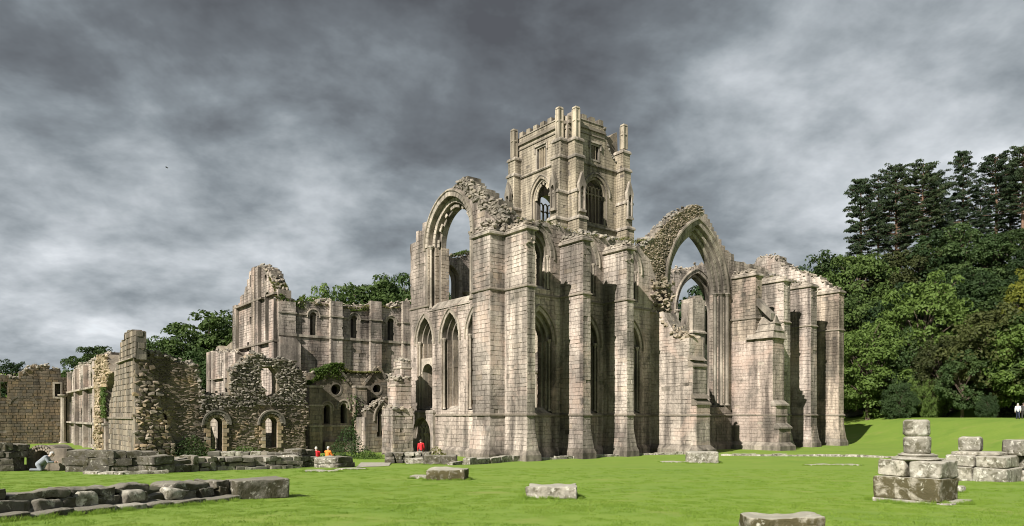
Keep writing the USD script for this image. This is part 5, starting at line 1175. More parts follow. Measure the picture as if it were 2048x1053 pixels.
    for i, (x, y, w_, lab) in enumerate(((1665, 931, 3.6, 'flat grassy slab in the lawn right of the big squared block'), (1350, 925, 2.2, 'broken flat slab left of the big squared block'), (642, 944, 1.6, 'flat stone with a dark hollow in the lawn at left'), (700, 940, 1.5, 'narrow flat slab beside the path at left'), (905, 1046 - 100, .1, ''), )):
        if not lab: continue
        p = gp(x, y); single('stone_slab', lab, 'stone', put(blockmesh((w_, .9, .12), .05, .03, 3, 40 + i), p + [0, 0, -.05], r.normal(0, .1)), 'lichen', p)
    # edging line of stones along the foot of the chapel
    r = np.random.default_rng(6)
    def line(name, label, xys, size, mat, hh, dep=.5, cat_='edging', rows=1, jit=.03, lift=-.04, sub=2, gap=.006, matb=None, kind='stone'):
        P = [gp(x, y) for x, y in xys]; T = Thing(name, label, cat_, P[len(P) // 2]); s = 0
        for a_, b_ in zip(P[:-1], P[1:]):
            d = b_ - a_; D = math.hypot(d[0], d[1]); yaw = math.atan2(d[1], d[0])
            if rows > 1: m_ = (a_ + b_) / 2; nr = np.array([-math.sin(yaw), math.cos(yaw), 0]); m_[2] = ground_z(m_[0], m_[1]) - .1; T.part('core', put(blockmesh((D, dep * .7, np.mean(hh) * (rows - .4)), .05, .03, 3, 5), m_ + nr * dep * .55, yaw), 'darkblock', smooth=60)
            for k in range(rows):
                t = r.uniform(-.2, .1) if k else 0
                while t < D:
                    L = min(r.uniform(*size), D - t + .15)
                    if k and r.random() < .12: t += L; continue
                    h = r.uniform(*hh); p = a_ + d * (t + L / 2) / D; p[2] = ground_z(p[0], p[1]) + lift + k * np.mean(hh) * .98; nrm = np.array([-math.sin(yaw), math.cos(yaw), 0])
                    p = p + nrm * (dep / 2 + r.normal(0, jit) + .02 * k); s += 1
                    T.part(kind, put(blockmesh((max(.12, L - gap), dep * r.uniform(.85, 1.05), h), min(.05, h * .13), .05, sub, s + int(abs(xys[0][0]))), p, yaw + r.normal(0, .02), (r.normal(0, .02), 0)), mat if r.random() < .7 or not matb else matb, smooth=60); t += L
        return T
    line('stone_edging', 'thin line of pale kerb stones across the lawn right of the chapel', [(1442, 912), (1560, 913), (1690, 914), (1800, 918), (1850, 921), (1905, 923)], (.5, 1.4), 'lichen', (.16, .26), .5)
    line('stone_edging', 'thin line of kerb stones along the foot of the chapel buttresses', [(905, 931), (975, 926), (1100, 920), (1180, 916), (1280, 911), (1375, 909)], (.6, 1.6), 'lichen', (.18, .3), .5)
    line('stone_edging', 'row of flat footing stones at the foot of the chapel corner', [(940, 930), (1010, 925), (1062, 921)], (.5, 1.1), 'lichen', (.4, .55), .6)
    # low walls in front of the left ruins
    line('low_wall', 'dark low wall of squared blocks in front of the tall stub', [(128, 944), (220, 945), (312, 943)], (.6, 1.3), 'darkblock', (.34, .4), 1.0, 'wall', 3, .02, sub=2)
    line('low_wall', 'pale topped block wall between the dark low wall and the rubble heap', [(310, 947), (396, 944)], (.9, 1.3), 'darkblock', (.40, .46), 1.2, 'wall', 2, .02, sub=3)
    line('low_wall', 'tumbled low wall of broken courses before the round arches', [(360, 945), (450, 941), (540, 939), (602, 937)], (.3, .85), 'darkrubble', (.20, .3), 1.3, 'wall', 3, .12, sub=2, matb='lichen')
    line('low_wall', 'thick low wall with mossy squared blocks behind which people sit', [(536, 936), (600, 935), (632, 934)], (.6, 1.1), 'darkblock', (.34, .42), 1.4, 'wall', 3, .03, sub=3, matb='lichen')
    line('low_wall', 'low ragged wall end with dark corner block beside the path', [(630, 935), (672, 936), (707, 934)], (.5, 1.0), 'darkblock', (.26, .36), 1.5, 'wall', 2, .05, sub=3, matb='lichen')
    line('stone_edging', 'flat pale kerb stones in the grass below the dark low wall', [(165, 949), (240, 950), (330, 948)], (.7, 1.4), 'lichen', (.10, .2), .5)
    line('low_wall', 'dark tumbled wall at the far left edge before the court wall', [(-40, 944), (20, 943), (58, 941)], (.5, 1.1), 'darkblock', (.3, .42), 1.1, 'wall', 4, .05, sub=2)
    # back row of low stones closer to the arches
    line('low_wall', 'pale back row of low stones under the right hand arch', [(420, 929), (500, 928), (560, 927)], (.4, .9), 'lichen', (.25, .36), 1.0, 'wall', 3, .08, sub=2, matb='darkrubble')
    # low round arch of a tunnel at the left
    b = gp(83, 941); T = Thing('tunnel_arch', 'low round arch of a dark half buried passage at left', 'arch', b)
    class FF:
        flip = False
        @staticmethod
        def map(q): q = np.asarray(q, float); return np.stack([b[0] + q[..., 0], b[1] - q[..., 2], b[2] + q[..., 1]], -1)
    s = b[1] / FPX; A = mkA(0, 16 * s, 24 * s, -.3, 16 * s)
    T.part('front', slab(FF, sbox(-30 * s, -.3, 30 * s, 44 * s).intersection(arch(A, 14 * s)).difference(arch(A)), -.5, 0), 'dark'); T.stones(voussoirs(FF, A, 6 * s, 0, 11, depth=.06, seed=1) + voussoirs(FF, A, 5 * s, 6.3 * s, 13, depth=.14, seed=2), 'dark', name='voussoir')
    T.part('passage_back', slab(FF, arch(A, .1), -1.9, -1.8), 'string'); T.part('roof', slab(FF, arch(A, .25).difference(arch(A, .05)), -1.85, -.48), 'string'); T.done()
    p = gp(111, 942); T = Thing('stone_block', 'squared upright block right of the low tunnel arch', 'stone', p); T.part('block', put(blockmesh((.9, .9, 1.15), .06, .03, 3, 51), p + [0.1, .4, 0], .1), 'dark', smooth=50); T.part('block', put(blockmesh((.35, .8, .5), .05, .03, 3, 52), p + [-.45, .3, 0], .0), 'dark', smooth=50)
    # the foreground wall at left
    P0, P1 = gp(-30, 1046), gp(472, 1001); d = (P1 - P0); D = math.hypot(d[0], d[1]); d = d / D; yaw = math.atan2(d[1], d[0]); nrm = np.array([-math.sin(yaw), math.cos(yaw), 0])
    T = Thing('ruined_wall', 'low mossy foreground wall of tumbled stones ending in a big squared block', 'wall', (P0 + P1) / 2)
    pe = gp(580, 996); L = float(np.hypot(*(pe - P1)[:2])); q = (P1 + pe) / 2; yb = math.atan2(pe[1] - P1[1], pe[0] - P1[0]); nb = np.array([-math.sin(yb), math.cos(yb), 0])
    T.part('end_block', put(blockmesh((L, .85, .46), .045, .022, 5, 61), q + nb * .42 + [0, 0, -.02], yb), 'darkblock', smooth=60)
    r = np.random.default_rng(62); t = -.2
    while t < D - .1:                                # plinth course
        l_ = r.uniform(.6, 1.1); p = P0 + d * (t + l_ / 2); p[2] = ground_z(p[0], p[1]) - .05; T.part('plinth_stone', put(blockmesh((l_ - .02, .5, .15), .05, .03, 3, int(t * 17) + 9), p + nrm * .18, yaw + r.normal(0, .015)), 'lichen' if r.random() < .5 else 'darkblock', smooth=60); t += l_
    for row in range(2):                             # two broken courses, one face
        t = -.3
        while t < D - .05:
            l_ = r.uniform(.35, .95) if row == 0 else r.uniform(.4, 1.1); h = .20 if row == 0 else .17; k = r.random(); p = P0 + d * (t + l_ / 2); p[2] = ground_z(p[0], p[1]) + (.05, .235)[row]
            o = .62 + .05 * row + r.normal(0, .045); hh = h + r.uniform(-.02, .03)
            if row == 0 and k > .72: o -= .12
            if row == 1 and r.random() < .13: t += l_; continue
            T.part('wall_stone', put(blockmesh((max(.12, min(l_, D + .02 - t) - r.uniform(.01, .04)), r.uniform(.55, .7), hh), .03 if k < .7 else .06, .07, 4, int(t * 23) + 70 + row * 50), p + nrm * o, yaw + r.normal(0, .04), (r.normal(0, .04), r.normal(0, .03))), 'lichen' if (k > .85 and row == 0) or k > .95 else 'darkblock', smooth=60); t += l_
    for t in (1.9, 2.9, 3.9):                         # fallen pale stones lying on the footing
        if t < D - .5:
            p = P0 + d * t; p[2] = ground_z(p[0], p[1]) + .08; T.part('fallen_stone', put(blockmesh((r.uniform(.35, .5), .3, r.uniform(.2, .28)), .1, .06, 4, int(t * 31)), p + nrm * .38, yaw + r.normal(0, .2), (.1, .05)), 'lichen', smooth=60)
    T.part('earth_core', put(blockmesh((D, .55, .40), .05, .04, 4, 65), (P0 + P1) / 2 + nrm * .85 + [0, 0, -.12], yaw), 'litter', smooth=60)
    # worn path by the gabled range
    X = [gp(712, 936), gp(778, 933), gp(782, 926), gp(722, 926)]; v = np.array(X); v[:, 2] += .03; p = usdkit.mesh(stage, '/World/path', (v, np.array([[0, 1, 2], [0, 2, 3]])), M['lichen']).GetPrim(); setd(p, 'short worn stone path leading to the gabled range', 'path', None, 'structure')
build_foreground()
# ---------------------------------------------------------------- plants
def leaves(centers, size, r, normal=None, spread=1.0, aspect=.6):
    "one small two-triangle leaf at each centre"
    n = len(centers); a = r.normal(0, 1, (n, 3)); a /= np.linalg.norm(a, axis=1, keepdims=True)
    nn = r.normal(0, spread, (n, 3)) + (0 if normal is None else normal); nn /= np.linalg.norm(nn, axis=1, keepdims=True)
    u = np.cross(nn, a); u /= np.maximum(np.linalg.norm(u, axis=1, keepdims=True), 1e-6); w = np.cross(nn, u); s = size * r.uniform(.6, 1.3, (n, 1))
    v = np.stack([centers - u * s, centers - w * s * aspect + nn * s * .15, centers + u * s, centers + w * s * aspect + nn * s * .15], 1).reshape(-1, 3)
    i = np.arange(n)[:, None] * 4; return v, np.concatenate([i + [0, 1, 2], i + [0, 2, 3]]).reshape(-1, 3)
def limb(pts_, r0, r1, n=7):
    ms = []; k = len(pts_) - 1
    for i in range(k): ms.append(cyl(pts_[i], pts_[i + 1], r0 + (r1 - r0) * i / k, r0 + (r1 - r0) * (i + 1) / k, n))
    return cat(ms)
def broadleaf(h, w, seed, nclump=150, per=125, low=.12, lsize=.24, conic=0.0):
    r = np.random.default_rng(seed); cs = []; ns = []; limbs = []
    c0 = np.array([0, 0, h * (.5 + low * .5)]); rad = np.array([w / 2, w / 2, h * (.5 - low * .5)])
    limbs.append(limb([np.array([0, 0, -.8]), np.array([.1, 0, h * .3]), np.array([r.normal(0, .3), r.normal(0, .3), h * .75])], .028 * h, .008 * h))
    for i in range(nclump):
        d = r.normal(0, 1, 3); d /= np.linalg.norm(d); q = r.uniform(.45, 1.0) ** .6
        p = c0 + d * rad * q * (1 + .22 * math.sin(3.1 * d[0] + seed) * math.cos(2.7 * d[1] + seed * 2)); 
        if conic: p[:2] *= 1 - conic * max(0, (p[2] / h - .3))
        R = r.uniform(.075, .13) * w * (1.0 if q < .8 else .8)
        if r.random() < .3: limbs.append(limb([np.array([0, 0, max(h * .15, p[2] * .55)]), p * [.6, .6, 1] * [1, 1, .9], p], .008 * h, .002 * h, 5))
        m = int(per * (R / (.105 * w)) ** 2); dd = r.normal(0, 1, (m, 3)); dd /= np.linalg.norm(dd, axis=1, keepdims=True); dd[:, 2] = np.where(dd[:, 2] < -.55, -dd[:, 2] * .8, dd[:, 2])
        cs.append(p + dd * R * [1, 1, .86] * r.uniform(.72, 1.06, (m, 1))); ns.append(dd + [0, 0, .3])
    cs = np.vstack(cs); return leaves(cs, lsize, r, np.vstack(ns), .55), cat(limbs)
def pine(h, w, seed, base=.35, lsize=.30):
    r = np.random.default_rng(seed); limbs = [limb([np.array([0, 0, -1.0]), np.array([r.normal(0, .15), r.normal(0, .15), h * .5]), np.array([r.normal(0, .2), r.normal(0, .2), h * .99])], .017 * h, .003 * h, 8)]; cs = []; ns = []
    for b in range(5):
        zz = r.uniform(base * .45, base) * h; a = r.uniform(0, 6.28); L = r.uniform(.5, 1.05) * w / 2; d = np.array([math.cos(a), math.sin(a), .02]); limbs.append(cyl(np.array([0, 0, zz]), np.array([0, 0, zz]) + d * L, .06, .015, 4))
        for k in range(7):
            s = r.uniform(.45, 1.02); p = np.array([0, 0, zz]) + d * L * s + r.normal(0, .3, 3) * [1, 1, .2]; dd = r.normal(0, 1, (34, 3)); dd /= np.linalg.norm(dd, axis=1, keepdims=True); cs.append(p + dd * r.uniform(.4, .7) * [1, 1, .4]); ns.append(np.abs(dd))
    z = base * h
    while z < h * .985:
        t = (z / h - base) / (1 - base); R = w / 2 * math.sqrt(max(.06, 1 - ((t - .36) / .66) ** 2)) * r.uniform(.7, 1.12); nb = r.integers(3, 6); a0 = r.uniform(0, 6.28)
        for b in range(nb):
            a = a0 + b * 6.28 / nb + r.normal(0, .3); L = max(.5, R * r.uniform(.5, 1.1)); d = np.array([math.cos(a), math.sin(a), .10 + .35 * t]); tip = np.array([0, 0, z]) + d * L
            limbs.append(cyl(np.array([0, 0, z]), tip, .05 + .01 * L, .015, 4))
            for k in range(int(3 + L * 1.0)):
                s = r.uniform(.35, 1.02); p = np.array([0, 0, z]) + d * L * s + r.normal(0, .16 * L * .5, 3) * [1, 1, .25]; m = 25; dd = r.normal(0, 1, (m, 3)); dd /= np.linalg.norm(dd, axis=1, keepdims=True); dd[:, 2] = np.abs(dd[:, 2]) * .7 - .1
                cs.append(p + dd * r.uniform(.40, .75) * [1, 1, .62]); ns.append(dd)
        z += r.uniform(.48, .85) * h / 26
    cs = np.vstack(cs); return leaves(cs, lsize, r, np.vstack(ns), .5, aspect=.28), cat(limbs)
stage.CreateClassPrim('/World/Looks/tree_shapes') if False else None
SH = {}
def tree_class(key, made, leafmat, bark):
    "one shape of tree, kept as a class prim that the trees refer to"
    path = '/_tree_shapes/' + key; stage.CreateClassPrim('/_tree_shapes'); UsdGeom.Xform.Define(stage, path)
    (lv, lf), (tv, tf) = made
    usdkit.mesh(stage, path + '/crown', (lv, lf), M[leafmat]); usdkit.mesh(stage, path + '/trunk', (tv, tf), M[bark], smooth=True)
    SH[key] = path
for i in range(5): tree_class('broad_%d' % i, broadleaf(15, 11.5 + i * .6, 900 + i, low=.06), ('leaf', 'leaf_dark', 'leaf', 'leaf_light', 'leaf_dark')[i], 'bark')
tree_class('light_0', broadleaf(15, 12.0, 920, low=.06), 'leaf_light', 'bark'); tree_class('dark_0', broadleaf(15, 11, 921, low=.05), 'leaf_dark', 'bark'); tree_class('yellow_0', broadleaf(15, 11, 922), 'leaf_yellow', 'bark')
tree_class('olive_0', broadleaf(15, 12.5, 926, low=.04), 'leaf_olive', 'bark')
tree_class('airy_0', broadleaf(15, 11, 923, nclump=105, per=100, low=.12), 'leaf', 'bark')
tree_class('bush_0', broadleaf(15, 24, 924, nclump=160, per=150, low=-.1, lsize=.36), 'leaf_dark', 'bark'); tree_class('bush_1', broadleaf(15, 24, 925, nclump=140, per=140, low=-.1, lsize=.36), 'leaf_light', 'bark')
for i in range(4): tree_class('pine_%d' % i, pine(26, 8.6 + .7 * i, 940 + i, base=(.30, .38, .33, .42)[i]), 'needle', 'pinebark')
def tree(shape, pos, h, label, group=None, wide=1.0, name='tree', cat_='tree', seed=0):
    p = fresh('/World', name); x = UsdGeom.Xform.Define(stage, p); base = 26.0 if shape.startswith('pine') else 15.0; s = h / base
    x.AddTranslateOp().Set(Gf.Vec3d(*map(float, pos))); x.AddRotateZOp().Set(float((seed * 73.7) % 360)); x.AddScaleOp().Set(Gf.Vec3f(s * wide, s * wide, s))
    x.GetPrim().GetReferences().AddInternalReference(SH[shape]); x.GetPrim().SetInstanceable(True); setd(x.GetPrim(), label, cat_, group)
def on(px, Y): X = (px - 1024) / FPX * Y; return np.array([X, Y, float(ground_z(X, Y))])
def top_h(px, py, Y): g = on(px, Y); return max(2.0, zat(py, Y) - g[2]), g

def build_trees():
    k = 0
    def put_(shape, px, py, Y, label, group=None, wide=1.0, name='broadleaf_tree', cat_='tree'):
        nonlocal k; h, g = top_h(px, py, Y); k += 1; tree(shape, g, h, label, group, wide, name, cat_, k)
    # pines on the crest
    for i, (px, py, Y, s, w) in enumerate(((1722, 360, 158, 0, 1.0), (1758, 352, 164, 1, .8), (1792, 331, 157, 2, .95), (1846, 326, 152, 3, 1.05), (1872, 345, 160, 1, .9), (1926, 304, 150, 0, .80), (1990, 310, 144, 2, 1.1), (2046, 292, 140, 3, .95), (1812, 372, 168, 3, .8), (1960, 392, 158, 1, .9), (2085, 300, 146, 2, 1.0), (1900, 396, 162, 2, .8), (2020, 340, 152, 0, .9))):
        put_('pine_%d' % s, px, py, Y, ('leftmost tall pine on the crest with bare red trunk and tiered side branches', 'slim pine just right of the leftmost pine on the crest', 'broad pine with pinkish bare trunk second group from the left on the crest', 'round topped dark pine in the middle of the crest', 'pine tucked behind the round topped dark pine', 'pointed narrow pine standing highest right of the middle', 'big dense dark pine near the right edge of the crest', 'pine cut by the right edge of the picture', 'short pine half hidden between the left groups', 'low pine filling the gap below the pointed pine', 'pine beyond the right edge casting its branches in', 'low pine between round and pointed pines', 'pine behind the big dense dark pine')[i], 'pines on the wooded crest', w, 'pine_tree')
    rows = [  # px, top, depth, shape, width, label
        (1672, 508, 150, 'airy_0', 1.15, 'feathery bright tree right behind the chapel corner'), (1640, 530, 158, 'broad_0', .8, 'tree peeping over the chapel wall top beside the feathery tree'),
        (1600, 532, 175, 'dark_0', .6, 'small dark spiky tree over the chapel wall top'),
        (1715, 505, 140, 'broad_2', 1.0, 'mid green tree below the leftmost pine'), (1762, 515, 142, 'broad_1', 1.0, 'dark tree below the slim pine'), (1815, 500, 138, 'olive_0', 1.1, 'olive tree below the middle of the crest'),
        (1870, 470, 136, 'dark_0', 1.1, 'dark tree high on the slope under the round pine'), (1925, 455, 132, 'broad_1', 1.0, 'dark tree high on the slope under the pointed pine'), (1985, 470, 130, 'dark_0', 1.2, 'deep green tree high on the slope near the right edge'), (2045, 450, 128, 'broad_0', 1.1, 'tree high on the slope at the right edge'), (2090, 480, 120, 'broad_1', 1.1, 'tree high on the slope beyond the right edge'),
        (1700, 585, 131, 'broad_0', 1.1, 'tree in the middle of the slope next to the chapel'), (1745, 600, 126, 'broad_2', 1.1, 'tree in the middle of the slope right of the chapel'), (1800, 570, 122, 'dark_0', 1.0, 'dark tree in the middle of the slope behind the bright domed tree'), (1900, 560, 118, 'broad_1', 1.1, 'dark tree in the middle of the slope right of the bright domed tree'), (1960, 540, 116, 'dark_0', 1.1, 'dark tree above the olive spreading tree'), (2058, 545, 108, 'yellow_0', .7, 'yellow green tree at the right edge of the slope'), (2020, 560, 112, 'broad_0', 1.0, 'tree beside the yellow green tree'),
        (1845, 566, 111, 'light_0', .9, 'bright domed tree in the middle of the slope'), (1715, 660, 120, 'broad_2', 1.0, 'tree touching the chapel corner at the edge of the lawn'), (1735, 655, 110, 'broad_3', 1.05, 'rounded leafy tree at the edge of the lawn near the chapel'), (1790, 668, 110, 'broad_4', .8, 'tree at the edge of the lawn behind the rounded bush'), (1885, 680, 103, 'olive_0', .85, 'tree at the edge of the lawn right of the rounded bush'), (1925, 700, 96, 'dark_0', .95, 'low dark tree at the edge of the lawn'), (1990, 618, 97, 'olive_0', 1.1, 'olive spreading tree at the edge of the lawn near the right edge'), (2055, 635, 92, 'broad_3', 1.0, 'tree at the lawn edge cut by the right edge'), (2110, 600, 90, 'broad_2', 1.1, 'tree at the lawn edge beyond the right edge')]
    for px, py, Y, sh, w, lab in rows: put_(sh, px, py, Y, lab, 'trees on the wooded slope', w)
    put_('bush_0', 1800, 765, 104, 'dark rounded bush at the edge of the lawn', None, .62, 'bush', 'bush'); put_('bush_1', 1868, 760, 102, 'bright yellow green bush right of the dark rounded bush', None, .45, 'bush', 'bush'); put_('bush_1', 1840, 745, 106, 'bright shrub behind the dark rounded bush', None, .5, 'bush', 'bush')
    put_('bush_0', 1975, 790, 90, 'low dark shrub under the olive spreading tree', None, .5, 'bush', 'bush')
    # behind the ruins
    for i, (px, py, Y, sh, w, lab) in enumerate(((18, 722, 150, 'broad_1', .9, 'dark tree rising over the court wall at the far left edge'), (-25, 735, 150, 'broad_0', .9, 'tree over the court wall beyond the left edge'),
        (190, 690, 165, 'broad_2', 1.1, 'olive tree rising behind the lancet wall'), (135, 740, 170, 'broad_3', .8, 'small bush topped tree between court wall and lancet wall'), (305, 676, 150, 'broad_1', 1.1, 'dark tree right of the tall wall stub'), (345, 690, 145, 'broad_0', 1.0, 'tree behind the top of the rubble wall'),
        (412, 615, 150, 'airy_0', 1.05, 'tall airy tree left of the gabled transept'), (455, 655, 152, 'broad_2', .9, 'tree touching the transept gable'), (385, 665, 148, 'dark_0', 1.0, 'dark tree below the tall airy tree'), (425, 700, 140, 'dark_0', .9, 'dark low tree behind the side wall'), (395, 740, 138, 'broad_1', .8, 'low tree between rubble wall and side wall'),
        (632, 592, 150, 'light_0', .6, 'round tree top over the transept wall'), (650, 595, 154, 'broad_0', .5, 'small tree top over the transept wall'), (712, 578, 150, 'airy_0', .7, 'thin airy tree over the middle of the transept wall'), (790, 545, 150, 'broad_0', 1.0, 'large tree filling the gap between transept and chapel'), (760, 570, 158, 'broad_4', .7, 'tree left of the large gap filling tree'), (815, 560, 150, 'broad_1', .9, 'tree hidden partly by the chapel gable'),
        (893, 578, 150, 'airy_0', .35, 'tree seen low through the great south window'), (1395, 590, 150, 'broad_1', 1.0, 'dark tree seen through the great east window'), (1430, 570, 156, 'dark_0', 1.0, 'dark tree behind the right jamb of the east window'), (1365, 650, 152, 'broad_0', .9, 'tree low behind the inner arch'), (1460, 600, 150, 'broad_2', .9, 'tree hidden behind the chapel buttresses'))):
        put_(sh, px, py, Y, lab, 'trees behind the ruins', w)
build_trees()

def build_plants():
    r = np.random.default_rng(77)
    def clump(T, F, line, depth, n, lo, hi, mat, name='leaves', up=.6, lsize=.10):
        "leafy growth sitting on a wall top"
        line = np.asarray(line, float); seg = np.linalg.norm(np.diff(line, axis=0), axis=1); cs = np.r_[0, np.cumsum(seg)]; t = r.uniform(0, cs[-1], n); i = np.clip(np.searchsorted(cs, t, 'right') - 1, 0, len(seg) - 1)
        p = line[i] + (line[i + 1] - line[i]) * ((t - cs[i]) / seg[i])[:, None]; nz = meshkit.noise(np.stack([p[:, 0] * .9, p[:, 1] * .9, p[:, 0] * 0], -1), 5)
        q = np.stack([p[:, 0], p[:, 1] + lo + (hi - lo) * nz * r.uniform(0, 1, n) ** .7, r.uniform(-depth, .25, n)], -1); w_ = F.map(q); T.part(name, leaves(w_, lsize, r, np.array([[0, 0, up]]), .8, .5), mat, kind='stuff')
    E = EF(20.0); b = pts(E, (613, 752), (630, 742), (650, 738), (668, 738), (688, 744))
    T = Thing('wall_shrub', 'bright green shrub sprawling over the top of the gabled range', 'shrub', org_uv(b[0][0], 20.5)); 
    clump(T, E, b, 1.6, 7000, -1.0, 1.5, 'ivy', lsize=.13); clump(T, E, pts(E, (630, 738), (675, 738)), 1.4, 4500, -.5, 1.3, 'leaf_light', lsize=.13); [T.part('stem', cyl(E.map(np.array([a, z - .8, -1])), E.map(np.array([a + .3, z + .4, -.8])), .05, .02, 5), 'bark') for a, z in b]; T.done()
    T = Thing('wall_grass', 'long grass along the ledge right of the bright shrub', 'grass', org_uv(-3, 20.5), kind='stuff'); clump(T, E, pts(E, (690, 744), (760, 744)), 2.0, 2600, -.1, .5, 'drygrass', lsize=.12); T.done()
    Et = EF(38.0); St = SF(uat(555.5, 38.0)[0])
    T = Thing('wall_ivy', 'ivy and grass mound on the corner of the transept gable', 'ivy', org_uv(-5, 38)); clump(T, Et, pts(Et, (556, 598), (575, 604), (600, 611), (612, 612)), 1.8, 3600, -.5, 1.8, 'ivy', lsize=.13); clump(T, St, pts(St, (541, 552), (551, 575), (556, 598)), 1.6, 1800, -.3, .5, 'drygrass', lsize=.13); T.done()
    T = Thing('wall_grass', 'grass tufts along the top of the transept wall', 'grass', org_uv(6, 38), kind='stuff'); clump(T, Et, pts(Et, (625, 606), (690, 614), (735, 613), (800, 612)), 1.5, 2600, -.3, .5, 'drygrass', lsize=.12); clump(T, Et, pts(Et, (700, 615), (736, 614)), .6, 700, -.5, .2, 'ivy', lsize=.12); T.done()
    Ec = EF(0.0)
    T = Thing('wall_grass', 'dry grass on the chapel wall tops', 'grass', org_uv(8, 0), kind='stuff')
    for ln, n in ((pts(Ec, (1030, 436), (1100, 447), (1165, 468), (1240, 480), (1300, 480)), 1300), (pts(Ec, (1318, 560), (1330, 570), (1345, 590)), 350)): clump(T, Ec, ln, 1.6, n, -.1, .35, 'drygrass', lsize=.10)
    clump(T, Ec, [(36, 19.0), (41, 19.0), (47, 18.4)], 1.6, 900, -.1, .35, 'drygrass', lsize=.11); clump(T, EF(14.0), pts(EF(14.0), (905, 514), (942, 506)), 1.0, 500, 0, .5, 'ivy', lsize=.1); T.done()
    # growth at the feet of the rubble walls
    def tuft(name, label, cat_, px, py, w, h, n, mat, ls=.10):
        g = gp(px, py); T = Thing(name, label, cat_, g); p = r.normal(0, 1, (n, 3)) * [w / 2.2, .5, 0] + g; p[:, 2] += r.uniform(0, 1, n) ** 1.4 * h * np.exp(-((p[:, 0] - g[0]) / (w * .6)) ** 2); T.part('leaves', leaves(p, ls, r, np.array([[0, 0, .5]]), .9, .45), mat, kind='stuff'); T.done()
    for a in (('shrub', 'dark green weeds between the tall stub and the first round arch', 'weeds', 385, 918, 2.6, 2.0, 1500, 'leaf'), ('shrub', 'low weeds between the two round arches', 'weeds', 487, 920, 2.6, 1.1, 1100, 'leaf'), ('shrub', 'dark creeper at the foot of the gabled range', 'creeper', 697, 915, 2.2, 2.8, 1700, 'leaf_dark'), ('shrub', 'reddish dry bush beside the chapel doorway', 'bush', 872, 921, 1.3, 1.1, 700, 'drygrass'), ('shrub', 'grass clump at the foot of the window fragment', 'grass', 735, 918, 1.6, .7, 600, 'leaf_light')): tuft(*a)
    g = gp(706, 916); T = Thing('climbing_plant', 'thin climbing plant growing up the pilaster between the gables', 'creeper', g); E2 = EF(19.2); x0 = E2.px(707, 860)[0]; z = np.linspace(0, 5.6, 260); p = E2.map(np.stack([x0 + .12 * np.sin(z * 2) + r.normal(0, .12, 260) + np.where(z > 3.8, r.normal(0, .4, 260), 0), z, np.full(260, .15)], -1)); T.part('leaves', leaves(p, .12, r), 'leaf', kind='stuff'); T.part('stem', cyl(E2.map(np.array([x0, 0, .1])), E2.map(np.array([x0, 4.8, .1])), .05, .03, 6), 'bark'); T.done()
    S = SF(uat(270, 18.0)[0] - .2); T = Thing('wall_ivy', 'ivy hanging on the lancet wall beside the tall stub', 'ivy', org_uv(-25, 21)); q = np.stack([r.normal(S.px(212, 800)[0], .45, 500), r.uniform(S.px(212, 835)[1], S.px(212, 775)[1], 500), r.uniform(.05, .4, 500)], -1); T.part('leaves', leaves(S.map(q), .13, r), 'leaf', kind='stuff'); T.done()
build_plants()

